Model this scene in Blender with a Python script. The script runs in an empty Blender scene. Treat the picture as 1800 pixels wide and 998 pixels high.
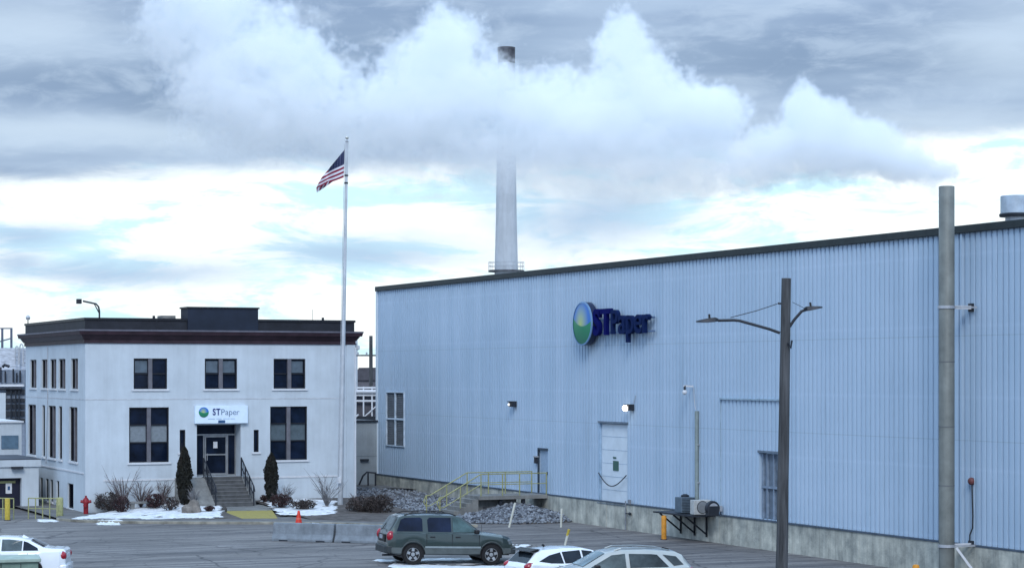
import bpy, bmesh, math, random
from mathutils import Vector, Matrix, noise as mnoise
R = math.radians
random.seed(7)
sc = bpy.context.scene
COL = sc.collection

# ------------------------------------------------------------------ camera
TH = R(24.16); FPX = 3800.0; HOR = 657.0; EYE = 7.0
ct, st = math.cos(TH), math.sin(TH)
cd = bpy.data.cameras.new('camera'); cam = bpy.data.objects.new('camera', cd); COL.objects.link(cam)
cam.location = (0, 0, EYE); cam.rotation_euler = (R(90), 0, -TH)
cd.sensor_width = 36; cd.lens = FPX / 1800 * 36; cd.shift_y = (HOR - 499) / 1800.0
cd.clip_start = 1; cd.clip_end = 6000
sc.camera = cam
def ray(px, py):
    u = (px - 900) / FPX; v = (HOR - py) / FPX
    return (st + u * ct, ct - u * st, v)
def G(px, py, z=0.0):
    d = ray(px, py); t = (z - EYE) / d[2]; return Vector((d[0]*t, d[1]*t, z))
def DP(px, py, depth):
    d = ray(px, py); return Vector((d[0]*depth, d[1]*depth, EYE + d[2]*depth))
def GD(px, depth, z=0.0):
    d = ray(px, 600); return Vector((d[0]*depth, d[1]*depth, z))
def onX(px, py, X):
    d = ray(px, py); t = X / d[0]; return (d[1]*t, EYE + d[2]*t)     # (Y, Z)
def onY(px, py, Y):
    d = ray(px, py); t = Y / d[1]; return (d[0]*t, EYE + d[2]*t)     # (X, Z)

# ------------------------------------------------------------------ world
SUN_EL, SUN_AZ = R(38), R(205)      # azimuth clockwise from +Y
w = bpy.data.worlds.new('World'); sc.world = w; w.use_nodes = True
nt = w.node_tree; nt.nodes.clear(); N = nt.nodes; Lk = nt.links
def nd(t, **k):
    n = N.new(t)
    for a, b in k.items(): setattr(n, a, b)
    return n
def mth(op, a, b=None, c=None, clamp=False):
    n = N.new('ShaderNodeMath'); n.operation = op; n.use_clamp = clamp
    for i, v in enumerate((a, b, c)):
        if v is None: continue
        if isinstance(v, (int, float)): n.inputs[i].default_value = v
        else: Lk.new(v, n.inputs[i])
    return n.outputs[0]
def mixc(f, a, b):
    n = N.new('ShaderNodeMix'); n.data_type = 'RGBA'
    for s, v in ((n.inputs[0], f), (n.inputs[6], a), (n.inputs[7], b)):
        if isinstance(v, (int, float)): s.default_value = v
        elif isinstance(v, tuple): s.default_value = (*v, 1)
        else: Lk.new(v, s)
    return n.outputs[2]
out = nd('ShaderNodeOutputWorld')
sky = nd('ShaderNodeTexSky', sky_type='NISHITA', sun_disc=False, sun_elevation=SUN_EL, sun_rotation=SUN_AZ)
sky.air_density = 1.2; sky.dust_density = 1.5
bgs = nd('ShaderNodeBackground'); bgs.inputs[1].default_value = 0.12; Lk.new(sky.outputs[0], bgs.inputs[0])
tc = nd('ShaderNodeTexCoord'); sep = nd('ShaderNodeSeparateXYZ'); Lk.new(tc.outputs['Generated'], sep.inputs[0])
az = mth('ARCTAN2', sep.outputs[0], sep.outputs[1])                 # clockwise from +Y, radians
el = mth('ARCSINE', sep.outputs[2])
# cloud coordinates: degrees of azimuth and elevation
A = mth('MULTIPLY', az, 57.2958); E = mth('MULTIPLY', el, 57.2958)
def noise3(sx, sy, off, det=5, rough=.55, dist=0.0):
    cb = nd('ShaderNodeCombineXYZ')
    Lk.new(mth('MULTIPLY', A, sx), cb.inputs[0]); Lk.new(mth('MULTIPLY', E, sy), cb.inputs[1]); cb.inputs[2].default_value = off
    n = nd('ShaderNodeTexNoise'); n.inputs['Scale'].default_value = 1; n.inputs['Detail'].default_value = det
    n.inputs['Roughness'].default_value = rough; n.inputs['Distortion'].default_value = dist
    Lk.new(cb.outputs[0], n.inputs['Vector']); return n.outputs[0]
def sm(x, a, b):
    n = N.new('ShaderNodeMapRange'); n.interpolation_type = 'SMOOTHSTEP'
    Lk.new(x, n.inputs[0]); n.inputs[1].default_value = a; n.inputs[2].default_value = b; n.inputs[3].default_value = 0; n.inputs[4].default_value = 1
    return n.outputs[0]
n1 = noise3(.16, .55, 3.1, 6, .6, .6); n2 = noise3(.5, 1.6, 9.4, 6, .6, .4); n3 = noise3(.10, .9, 21.0, 3, .5)
n4 = noise3(.28, 1.1, 41.0, 6, .62, .5)
w1 = mth('MULTIPLY', mth('SUBTRACT', n1, .5), 2.6); w2 = mth('MULTIPLY', mth('SUBTRACT', n2, .5), 1.0)
Aw = mth('ADD', A, mth('MULTIPLY', mth('SUBTRACT', n4, .5), 3.2)); Ew = mth('ADD', E, mth('ADD', mth('MULTIPLY', w1, .35), mth('MULTIPLY', w2, .45)))
def a_of(px): return math.degrees(math.atan((px - 900) / FPX)) + 24.16
def e_of(py): return math.degrees(math.atan((HOR - py) / FPX))
def blob(px, py, rx, ry, soft=1.0):
    dx = mth('MULTIPLY', mth('SUBTRACT', Aw, a_of(px)), 1 / (rx / 66.0)); dy = mth('MULTIPLY', mth('SUBTRACT', Ew, e_of(py)), 1 / (ry / 66.0))
    r2 = mth('ADD', mth('MULTIPLY', dx, dx), mth('MULTIPLY', dy, dy))
    return mth('POWER', 2.718, mth('MULTIPLY', r2, -soft))
# lower edge of the dark deck: higher to the right
edge = mth('ADD', mth('MULTIPLY', mth('SUBTRACT', A, 24.16), .045), 5.55)
deck = sm(mth('SUBTRACT', Ew, edge), -.22, .40)
# bright lower sky: white with cyan gaps
low = mixc(sm(n4, .46, .62), (1.12, 1.2, 1.22), (.66, .99, 1.14))
low = mixc(sm(n2, .60, .76), low, (.66, .86, 1.0))
lowp = mth('MAXIMUM', mth('MAXIMUM', blob(60, 425, 120, 30), blob(640, 440, 190, 38)), mth('MAXIMUM', blob(200, 480, 260, 26), mth('MAXIMUM', blob(1040, 385, 170, 60), blob(30, 470, 80, 30))))
low = mixc(mth('MULTIPLY', lowp, .85, clamp=True), low, (.38, .55, .80))
# dark deck colours
dk = mixc(sm(n3, .35, .65), (.43, .56, .76), (.265, .37, .565))
dkp = mth('MAXIMUM', mth('MAXIMUM', blob(120, 150, 330, 48), blob(700, 120, 330, 120)), mth('MAXIMUM', blob(1420, 110, 420, 55), blob(300, 180, 150, 60)))
dk = mixc(mth('MULTIPLY', dkp, .9, clamp=True), dk, (.20, .295, .47))
lgp = mth('MAXIMUM', mth('MAXIMUM', blob(150, 240, 380, 26), blob(1780, 90, 150, 80)), mth('MAXIMUM', blob(1650, 225, 330, 24), blob(40, 60, 160, 55)))
dk = mixc(mth('MULTIPLY', lgp, .75, clamp=True), dk, (.58, .71, .87))
dk = mixc(mth('MULTIPLY', sm(n2, .42, .7), .5), dk, (.54, .67, .85))
cl = mixc(deck, low, dk)
# away from the view the overcast is bright and soft
back = sm(mth('COSINE', mth('SUBTRACT', az, TH)), .2, -.6)
hi = sm(E, 12, 35)
cl = mixc(hi, cl, mixc(n1, (.62, 1.0, 1.55), (1.15, 1.6, 2.1)))
cl = mixc(mth('MULTIPLY', back, .8), cl, (.74, 1.02, 1.50))
bgc = nd('ShaderNodeBackground'); bgc.inputs[1].default_value = 1.0; Lk.new(cl, bgc.inputs[0])
ms = nd('ShaderNodeMixShader'); ms.inputs[0].default_value = .88
Lk.new(bgs.outputs[0], ms.inputs[1]); Lk.new(bgc.outputs[0], ms.inputs[2]); Lk.new(ms.outputs[0], out.inputs[0])
w.cycles.sampling_method = 'AUTOMATIC'

sd = bpy.data.lights.new('sun', 'SUN'); sd.energy = 1.5; sd.angle = R(20); sd.color = (1, .985, .95)
sun = bpy.data.objects.new('sun', sd); COL.objects.link(sun)
sdir = Vector((math.sin(SUN_AZ)*math.cos(SUN_EL), math.cos(SUN_AZ)*math.cos(SUN_EL), math.sin(SUN_EL)))
sun.rotation_euler = sdir.to_track_quat('Z', 'Y').to_euler(); sun.location = (0, -20, 60)

sc.view_settings.view_transform = 'Standard'; sc.view_settings.look = 'None'
sc.view_settings.exposure = 0.12; sc.view_settings.gamma = 1
sc.render.engine = 'CYCLES'
cy = sc.cycles; cy.max_bounces = 20; cy.glossy_bounces = 3; cy.volume_bounces = 18; cy.diffuse_bounces = 3; cy.transparent_max_bounces = 12
cy.use_denoising = True; cy.volume_step_rate = 1.0

# ------------------------------------------------------------------ materials
MATS = {}
def mat(name, col, rough=.6, metal=0.0, var=.12, scale=3.0, bump=0.0, bscale=20.0, col2=None, streak=0.0, coord='Object', spec=.3, stretch=(1, 1, 1), clear=0.0, det=6):
    if name in MATS: return MATS[name]
    m = bpy.data.materials.new(name); m.use_nodes = True; t = m.node_tree; b = t.nodes['Principled BSDF']
    b.inputs['Roughness'].default_value = rough; b.inputs['Metallic'].default_value = metal
    b.inputs['Specular IOR Level'].default_value = spec; b.inputs['Coat Weight'].default_value = clear
    b.inputs['Coat Roughness'].default_value = .08
    tcn = t.nodes.new('ShaderNodeTexCoord'); mp = t.nodes.new('ShaderNodeMapping'); mp.inputs['Scale'].default_value = stretch
    t.links.new(tcn.outputs[coord], mp.inputs[0])
    n = t.nodes.new('ShaderNodeTexNoise'); n.inputs['Scale'].default_value = scale; n.inputs['Detail'].default_value = det; n.inputs['Roughness'].default_value = .6
    t.links.new(mp.outputs[0], n.inputs['Vector'])
    r = t.nodes.new('ShaderNodeValToRGB'); t.links.new(n.outputs[0], r.inputs[0])
    c2 = col2 or tuple(c * (1 - var * 2) for c in col); c1 = tuple(min(1, c * (1 + var)) for c in col) if not col2 else col
    r.color_ramp.elements[0].position = .33; r.color_ramp.elements[0].color = (*c2, 1)
    r.color_ramp.elements[1].position = .68; r.color_ramp.elements[1].color = (*c1, 1)
    last = r.outputs[0]
    if streak:
        mp2 = t.nodes.new('ShaderNodeMapping'); mp2.inputs['Scale'].default_value = (2.2, 2.2, .18); t.links.new(tcn.outputs[coord], mp2.inputs[0])
        n2_ = t.nodes.new('ShaderNodeTexNoise'); n2_.inputs['Scale'].default_value = 1.4; n2_.inputs['Detail'].default_value = 7; n2_.inputs['Roughness'].default_value = .7
        t.links.new(mp2.outputs[0], n2_.inputs['Vector'])
        mr = t.nodes.new('ShaderNodeMapRange'); mr.inputs[1].default_value = .42; mr.inputs[2].default_value = .72; mr.inputs[3].default_value = 1; mr.inputs[4].default_value = 1 - streak
        t.links.new(n2_.outputs[0], mr.inputs[0])
        mx = t.nodes.new('ShaderNodeMix'); mx.data_type = 'RGBA'; mx.blend_type = 'MULTIPLY'; mx.inputs[0].default_value = 1
        t.links.new(last, mx.inputs[6]); t.links.new(mr.outputs[0], mx.inputs[7]); last = mx.outputs[2]
    t.links.new(last, b.inputs['Base Color'])
    if bump:
        nb = t.nodes.new('ShaderNodeTexNoise'); nb.inputs['Scale'].default_value = bscale; nb.inputs['Detail'].default_value = 5
        t.links.new(mp.outputs[0], nb.inputs['Vector'])
        bp = t.nodes.new('ShaderNodeBump'); bp.inputs['Strength'].default_value = bump; bp.inputs['Distance'].default_value = .03
        t.links.new(nb.outputs[0], bp.inputs['Height']); t.links.new(bp.outputs[0], b.inputs['Normal'])
    MATS[name] = m; return m
def glass_dark(name, col=(.007, .013, .03), rough=.08, var=.3):
    return mat(name, col, rough, 0, var, 1.5, spec=.2)

M_STUCCO = mat('office_stucco', (.50, .56, .61), .85, 0, .05, .7, .25, 30, streak=.1)
M_TRIMW = mat('white_trim', (.58, .60, .63), .7, 0, .05, 4)
M_CORN = mat('maroon_cornice_paint', (.034, .018, .026), .55, 0, .2, 2)
M_PARA = mat('charcoal_parapet', (.018, .020, .028), .6, 0, .2, 1.2)
M_FRAME = mat('dark_window_frame', (.012, .013, .018), .45)
M_MULL = mat('grey_mullion', (.13, .13, .15), .6)
M_GLASS = glass_dark('window_glass')
M_BLIND = mat('window_blind', (.17, .20, .225), .5, 0, .1, 6, spec=.7)
M_CONC = mat('concrete', (.22, .225, .22), .9, 0, .15, 1.3, .4, 25, streak=.3)
M_CONCB = mat('base_concrete', (.56, .56, .49), .9, 0, .2, 1.5, .5, 12, col2=(.26, .275, .255), streak=.4, det=9)
M_CONCD = mat('step_concrete', (.10, .105, .11), .9, 0, .15, 3, .3, 20)
M_BARR = mat('barrier_concrete', (.19, .22, .25), .9, 0, .12, 2.5, .5, 18, streak=.2)
M_ALU = mat('door_aluminium', (.30, .31, .32), .4, .6)
M_GALV = mat('galvanised_steel', (.45, .47, .50), .45, .5, .1, 5)
M_DSTEEL = mat('dark_steel', (.03, .035, .045), .5, .3)
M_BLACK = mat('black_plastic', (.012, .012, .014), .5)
M_RUBBER = mat('rubber', (.012, .012, .013), .8)
M_YEL = mat('yellow_paint', (.44, .34, .05), .6, 0, .15, 8)
M_YELP = mat('pale_yellow_rail', (.30, .31, .15), .6, 0, .15, 8)
M_ORA = mat('orange_bollard', (.55, .24, .03), .6, 0, .15, 5)
M_RED = mat('hydrant_red', (.23, .012, .02), .45, 0, .2, 9)
M_CONE = mat('cone_orange', (.60, .035, .015), .5)
M_SNOW = mat('snow_white', (.78, .82, .86), .8, 0, .05, 3.5, .8, 9, col2=(.50, .52, .54))
M_WOOD = mat('weathered_pole_wood', (.072, .076, .082), .85, 0, .35, 6, .6, 30, stretch=(1, 1, .08))
M_STAKE = mat('white_stake', (.55, .56, .50), .7)
M_BARK = mat('bark', (.05, .038, .034), .9, 0, .25, 8)
M_TWIG = mat('bare_twigs', (.11, .085, .085), .9, 0, .25, 6)
M_TWIGP = mat('grey_twigs', (.17, .17, .18), .9, 0, .25, 6)
M_ARB = mat('arborvitae_leaves', (.022, .022, .016), .8, 0, .5, 3, col2=(.005, .007, .008))
M_LEAFR = mat('withered_red_leaves', (.045, .022, .024), .8, 0, .4, 5)
M_LEAFB = mat('withered_brown_leaves', (.055, .045, .042), .8, 0, .4, 5)
M_ROCK = mat('boulder_rock', (.21, .19, .17), .9, 0, .25, 2.5, .8, 8)
M_TERR = mat('bare_soil', (.11, .10, .095), .95, 0, .25, 2, .6, 12)

def mat_stones():
    m = mat('rubble_stone', (.2, .21, .24), .9, 0, .2, 2)
    t = m.node_tree; b = t.nodes['Principled BSDF']
    ge = t.nodes.new('ShaderNodeNewGeometry'); cr = t.nodes.new('ShaderNodeValToRGB')
    cr.color_ramp.elements[0].color = (.03, .034, .045, 1); cr.color_ramp.elements[1].color = (.26, .29, .33, 1)
    t.links.new(ge.outputs['Random Per Island'], cr.inputs[0]); t.links.new(cr.outputs[0], b.inputs['Base Color'])
    return m
M_STONE = mat_stones()

def mat_siding():
    m = bpy.data.materials.new('pale_blue_siding'); m.use_nodes = True; t = m.node_tree; b = t.nodes['Principled BSDF']
    b.inputs['Roughness'].default_value = .5; b.inputs['Specular IOR Level'].default_value = .4
    ge = t.nodes.new('ShaderNodeNewGeometry'); sp = t.nodes.new('ShaderNodeSeparateXYZ'); t.links.new(ge.outputs['Position'], sp.inputs[0])
    def mm(op, a, b_=None, clamp=False):
        n = t.nodes.new('ShaderNodeMath'); n.operation = op; n.use_clamp = clamp
        for i, v in enumerate((a, b_)):
            if v is None: continue
            if isinstance(v, (int, float)): n.inputs[i].default_value = v
            else: t.links.new(v, n.inputs[i])
        return n.outputs[0]
    # per sheet tone (sheets 0.9 m wide)
    idx = mm('FLOOR', mm('DIVIDE', sp.outputs[1], .915))
    wn = t.nodes.new('ShaderNodeTexWhiteNoise'); wn.noise_dimensions = '1D'; t.links.new(idx, wn.inputs['W'])
    nz = t.nodes.new('ShaderNodeTexNoise'); nz.inputs['Scale'].default_value = .35; nz.inputs['Detail'].default_value = 6; nz.inputs['Roughness'].default_value = .6
    mp = t.nodes.new('ShaderNodeMapping'); mp.inputs['Scale'].default_value = (1, .35, 1.0); t.links.new(ge.outputs['Position'], mp.inputs[0]); t.links.new(mp.outputs[0], nz.inputs['Vector'])
    st2 = t.nodes.new('ShaderNodeTexNoise'); st2.inputs['Scale'].default_value = 1; st2.inputs['Detail'].default_value = 6
    mp2 = t.nodes.new('ShaderNodeMapping'); mp2.inputs['Scale'].default_value = (1, 2.5, .15); t.links.new(ge.outputs['Position'], mp2.inputs[0]); t.links.new(mp2.outputs[0], st2.inputs['Vector'])
    v = mm('ADD', mm('MULTIPLY', wn.outputs[0], .09), mm('ADD', mm('MULTIPLY', nz.outputs[0], .22), mm('MULTIPLY', st2.outputs[0], .14)))
    # girt lines: faint paler weathered bands
    bz = mm('ABSOLUTE', mm('SUBTRACT', mm('FRACT', mm('DIVIDE', mm('SUBTRACT', sp.outputs[2], 1.3), 2.45)), .5))
    bd = t.nodes.new('ShaderNodeMapRange'); bd.inputs[1].default_value = .46; bd.inputs[2].default_value = .5; t.links.new(bz, bd.inputs[0])
    v = mm('ADD', v, mm('MULTIPLY', bd.outputs[0], .05))
    cr = t.nodes.new('ShaderNodeValToRGB'); cr.color_ramp.elements[0].position = .08; cr.color_ramp.elements[0].color = (.31, .425, .545, 1)
    cr.color_ramp.elements[1].position = .38; cr.color_ramp.elements[1].color = (.455, .57, .70, 1)
    t.links.new(v, cr.inputs[0])
    # horizontal sheet laps and dirty runs with their own shapes
    lap = None
    for zz_ in (4.72, 8.31):
        q_ = mm('LESS_THAN', mm('ABSOLUTE', mm('SUBTRACT', sp.outputs[2], zz_)), .018); lap = q_ if lap is None else mm('MAXIMUM', lap, q_)
    rn_ = t.nodes.new('ShaderNodeTexNoise'); rn_.inputs['Scale'].default_value = 1; rn_.inputs['Detail'].default_value = 8; rn_.inputs['Roughness'].default_value = .7
    mp3 = t.nodes.new('ShaderNodeMapping'); mp3.inputs['Scale'].default_value = (1, 1.3, .10); t.links.new(ge.outputs['Position'], mp3.inputs[0]); t.links.new(mp3.outputs[0], rn_.inputs['Vector'])
    dr_ = t.nodes.new('ShaderNodeMapRange'); dr_.inputs[1].default_value = .58; dr_.inputs[2].default_value = .78; dr_.inputs[3].default_value = 0; dr_.inputs[4].default_value = .35; t.links.new(rn_.outputs[0], dr_.inputs[0])
    fm = mm('ADD', mm('MULTIPLY', lap, .28), dr_.outputs[0], True)
    mx = t.nodes.new('ShaderNodeMix'); mx.data_type = 'RGBA'; t.links.new(fm, mx.inputs[0]); t.links.new(cr.outputs[0], mx.inputs[6]); mx.inputs[7].default_value = (.17, .24, .29, 1)
    t.links.new(mx.outputs[2], b.inputs['Base Color'])
    return m
M_SIDE = mat_siding()
M_DOORB = mat('pale_blue_door', (.58, .66, .73), .5, 0, .04, 2)
M_GDOOR = mat('grey_sheet_door', (.14, .18, .23), .6, 0, .15, 3, streak=.2)
M_LOUV = mat('grey_louvre', (.19, .21, .24), .7)
M_TRIMD = mat('dark_green_roof_trim', (.022, .032, .036), .5)

def mat_asphalt():
    m = bpy.data.materials.new('asphalt'); m.use_nodes = True; t = m.node_tree; b = t.nodes['Principled BSDF']
    b.inputs['Roughness'].default_value = .8; b.inputs['Specular IOR Level'].default_value = .35
    ge = t.nodes.new('ShaderNodeNewGeometry')
    def nz(scale, st, det, rough=.6, rot=0):
        mp = t.nodes.new('ShaderNodeMapping'); mp.inputs['Scale'].default_value = st; mp.inputs['Rotation'].default_value = (0, 0, rot)
        t.links.new(ge.outputs['Position'], mp.inputs[0])
        n = t.nodes.new('ShaderNodeTexNoise'); n.inputs['Scale'].default_value = scale; n.inputs['Detail'].default_value = det; n.inputs['Roughness'].default_value = rough
        t.links.new(mp.outputs[0], n.inputs['Vector']); return n.outputs[0]
    def ramp(x, a, b_, ca, cb):
        r = t.nodes.new('ShaderNodeValToRGB'); r.color_ramp.elements[0].position = a; r.color_ramp.elements[1].position = b_
        r.color_ramp.elements[0].color = (*ca, 1); r.color_ramp.elements[1].color = (*cb, 1); t.links.new(x, r.inputs[0]); return r.outputs[0]
    def mul(a, b_):
        x = t.nodes.new('ShaderNodeMix'); x.data_type = 'RGBA'; x.blend_type = 'MULTIPLY'; x.inputs[0].default_value = 1
        t.links.new(a, x.inputs[6]); t.links.new(b_, x.inputs[7]); return x.outputs[2]
    c = ramp(nz(.12, (1, 1, 1), 5), .35, .65, (.138, .130, .126), (.205, .195, .188))
    c = mul(c, ramp(nz(6, (1, 1, 1), 6, .8), .3, .7, (.72, .72, .72), (1.15, 1.15, 1.15)))
    # tyre marks: streaks running across the lot
    c = mul(c, ramp(nz(.9, (.12, 1.6, 1), 5, .65, R(28)), .38, .62, (.55, .56, .60), (1.18, 1.18, 1.18)))
    c = mul(c, ramp(nz(.5, (1, 1, 1), 8, .75), .28, .40, (.55, .55, .57), (1, 1, 1)))
    # cracks
    vo = t.nodes.new('ShaderNodeTexVoronoi'); vo.feature = 'DISTANCE_TO_EDGE'; vo.inputs['Scale'].default_value = .16
    wp = t.nodes.new('ShaderNodeMix'); wp.data_type = 'RGBA'; wp.blend_type = 'ADD'; wp.inputs[0].default_value = 1.6
    t.links.new(ge.outputs['Position'], wp.inputs[6])
    nn = t.nodes.new('ShaderNodeTexNoise'); nn.inputs['Scale'].default_value = .6; nn.inputs['Detail'].default_value = 5; t.links.new(ge.outputs['Position'], nn.inputs['Vector'])
    t.links.new(nn.outputs['Color'], wp.inputs[7]); t.links.new(wp.outputs[2], vo.inputs['Vector'])
    c = mul(c, ramp(vo.outputs['Distance'], .004, .012, (.5, .5, .52), (1, 1, 1)))
    br = t.nodes.new('ShaderNodeTexVoronoi'); br.distance = 'CHEBYCHEV'; br.inputs['Scale'].default_value = .075; br.inputs['Randomness'].default_value = .9
    t.links.new(ge.outputs['Position'], br.inputs['Vector'])
    c = mul(c, ramp(br.outputs['Distance'], .14, .15, (.72, .73, .75), (1, 1, 1)))
    vo2 = t.nodes.new('ShaderNodeTexVoronoi'); vo2.feature = 'DISTANCE_TO_EDGE'; vo2.inputs['Scale'].default_value = .5
    t.links.new(wp.outputs[2], vo2.inputs['Vector']); c = mul(c, ramp(vo2.outputs['Distance'], .004, .02, (.72, .72, .73), (1, 1, 1)))
    c = mul(c, ramp(nz(.22, (1, 1, 1), 6, .7), .60, .74, (1, 1, 1), (1.35, 1.36, 1.4)))
    t.links.new(c, b.inputs['Base Color'])
    bp = t.nodes.new('ShaderNodeBump'); bp.inputs['Strength'].default_value = .3; bp.inputs['Distance'].default_value = .02
    t.links.new(nz(40, (1, 1, 1), 4), bp.inputs['Height']); t.links.new(bp.outputs[0], b.inputs['Normal'])
    return m
M_ASPH = mat_asphalt()
M_PAVE = mat('pavement_concrete', (.15, .15, .15), .9, 0, .15, 1.2, .3, 20)
M_KERB = mat('kerb_stone', (.27, .26, .22), .9, 0, .25, 1.5, .4, 20)

def emis(name, col, s):
    m = bpy.data.materials.new(name); m.use_nodes = True; b = m.node_tree.nodes['Principled BSDF']
    b.inputs['Base Color'].default_value = (*col, 1); b.inputs['Emission Color'].default_value = (*col, 1); b.inputs['Emission Strength'].default_value = s
    return m
M_LIT = emis('lit_lamp_lens', (1, .95, .85), 7); M_LITD = emis('dim_lamp_lens', (1, .97, .9), .5)

# ------------------------------------------------------------------ mesh helpers
class MB:
    def __init__(s): s.v = []; s.f = []; s.uv = None
    def add(s, vs, fs):
        o = len(s.v); s.v += [tuple(x) for x in vs]; s.f += [tuple(i + o for i in f) for f in fs]; return s
    def box(s, x0, y0, z0, x1, y1, z1):
        x0, x1 = min(x0, x1), max(x0, x1); y0, y1 = min(y0, y1), max(y0, y1); z0, z1 = min(z0, z1), max(z0, z1)
        return s.add([(x0,y0,z0),(x1,y0,z0),(x1,y1,z0),(x0,y1,z0),(x0,y0,z1),(x1,y0,z1),(x1,y1,z1),(x0,y1,z1)],
            [(0,3,2,1),(4,5,6,7),(0,1,5,4),(1,2,6,5),(2,3,7,6),(3,0,4,7)])
    def quad(s, a, b, c, d): return s.add([a, b, c, d], [(0, 1, 2, 3)])
    def tube(s, pts, r, n=8, cap=True):
        pts = [Vector(p) for p in pts]; rs = r if isinstance(r, (list, tuple)) else [r]*len(pts)
        rings = []; vs = []; prev = None
        for i, p in enumerate(pts):
            d = (pts[min(i+1, len(pts)-1)] - pts[max(i-1, 0)]).normalized()
            if prev is None:
                a = Vector((0,0,1)) if abs(d.z) < .9 else Vector((1,0,0)); u = d.cross(a).normalized()
            else: u = (prev - d*prev.dot(d)).normalized()
            prev = u; v = d.cross(u)
            for k in range(n):
                an = 2*math.pi*k/n; vs.append(p + (u*math.cos(an) + v*math.sin(an))*rs[i])
        fs = []
        for i in range(len(pts)-1):
            for k in range(n):
                fs.append((i*n+k, i*n+(k+1)%n, (i+1)*n+(k+1)%n, (i+1)*n+k))
        if cap: fs.append(tuple(range(n))[::-1]); fs.append(tuple((len(pts)-1)*n+k for k in range(n)))
        return s.add(vs, fs)
    def bar(s, p, q, w, h=None):
        p = Vector(p); q = Vector(q); h = h or w; d = (q-p).normalized()
        a = Vector((0,0,1)) if abs(d.z) < .95 else Vector((0,1,0)); u = d.cross(a).normalized()*w/2; v = u.cross(d).normalized()*h/2
        vs = [p-u-v, p+u-v, p+u+v, p-u+v, q-u-v, q+u-v, q+u+v, q-u+v]
        return s.add(vs, [(0,1,2,3),(7,6,5,4),(0,4,5,1),(1,5,6,2),(2,6,7,3),(3,7,4,0)])
    def lathe(s, prof, n=16, c=(0,0,0), axis='z', capend=True):
        vs = []
        for (r, h) in prof:
            for k in range(n):
                a = 2*math.pi*k/n; x, y = r*math.cos(a), r*math.sin(a)
                p = (x, y, h) if axis == 'z' else ((x, h, y) if axis == 'y' else (h, x, y))
                vs.append((p[0]+c[0], p[1]+c[1], p[2]+c[2]))
        fs = [(i*n+k, i*n+(k+1)%n, (i+1)*n+(k+1)%n, (i+1)*n+k) for i in range(len(prof)-1) for k in range(n)]
        if capend: fs.append(tuple(range(n))[::-1]); fs.append(tuple((len(prof)-1)*n+k for k in range(n)))
        return s.add(vs, fs)
    def prism(s, poly, f0, f1):
        """poly: list of 2D; f0/f1: map 2D -> 3D for the two ends"""
        n = len(poly); vs = [f0(*p) for p in poly] + [f1(*p) for p in poly]
        fs = [tuple(range(n))[::-1], tuple(range(n, 2*n))] + [(i, (i+1)%n, n+(i+1)%n, n+i) for i in range(n)]
        return s.add(vs, fs)
    def ico(s, c, r, sub=1, jit=.0, sq=(1,1,1), rnd=random):
        bm = bmesh.new(); bmesh.ops.create_icosphere(bm, subdivisions=sub, radius=1)
        ang = rnd.random()*6.28; ca, sa = math.cos(ang), math.sin(ang)
        vs = []
        for v in bm.verts:
            k = 1 + (rnd.random()-.5)*2*jit; x, y, z = v.co.x*r*sq[0]*k, v.co.y*r*sq[1]*k, v.co.z*r*sq[2]*k
            vs.append((c[0]+x*ca-y*sa, c[1]+x*sa+y*ca, c[2]+z))
        fs = [tuple(v.index for v in f.verts) for f in bm.faces]; bm.free()
        return s.add(vs, fs)
    def build(s, name, m, parent=None, origin=(0,0,0), smooth=None, bevel=0, fixn=True):
        me = bpy.data.meshes.new(name); o = origin
        me.from_pydata([(v[0]-o[0], v[1]-o[1], v[2]-o[2]) for v in s.v], [], s.f)
        if fixn:
            bm = bmesh.new(); bm.from_mesh(me); bmesh.ops.recalc_face_normals(bm, faces=bm.faces); bm.to_mesh(me); bm.free()
        me.materials.append(m)
        ob = bpy.data.objects.new(name, me); COL.objects.link(ob)
        if parent is not None: ob.parent = parent
        else: ob.location = o
        if smooth is not None:
            me.shade_smooth(); me.set_sharp_from_angle(angle=R(smooth))
        if bevel:
            b = ob.modifiers.new('bevel', 'BEVEL'); b.width = bevel; b.segments = 2; b.limit_method = 'ANGLE'
        return ob
def tag(o, label=None, cat=None, group=None, kind=None):
    if label: o['label'] = label
    if cat: o['category'] = cat
    if group: o['group'] = group
    if kind: o['kind'] = kind
    return o
def thing(name, label, cat, loc=(0,0,0), rz=0, group=None, tilt=None):
    o = bpy.data.objects.new(name, None); COL.objects.link(o); o.location = loc
    o.rotation_euler = (tilt[0] if tilt else 0, tilt[1] if tilt else 0, rz); o.empty_display_size = .3
    return tag(o, label, cat, group)
def text_mb(s, size, extrude=.01, bold=0.0):
    cu = bpy.data.curves.new('txt', 'FONT'); cu.body = s; cu.size = size; cu.extrude = extrude; cu.offset = bold
    ob = bpy.data.objects.new('txt', cu); COL.objects.link(ob); dg = bpy.context.evaluated_depsgraph_get()
    me = bpy.data.meshes.new_from_object(ob.evaluated_get(dg)); vs = [tuple(v.co) for v in me.vertices]; fs = [tuple(p.vertices) for p in me.polygons]
    bpy.data.objects.remove(ob); bpy.data.curves.remove(cu); bpy.data.meshes.remove(me)
    return vs, fs
def hn(x, y, z=0): return mnoise.noise(Vector((x, y, z)))

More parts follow.
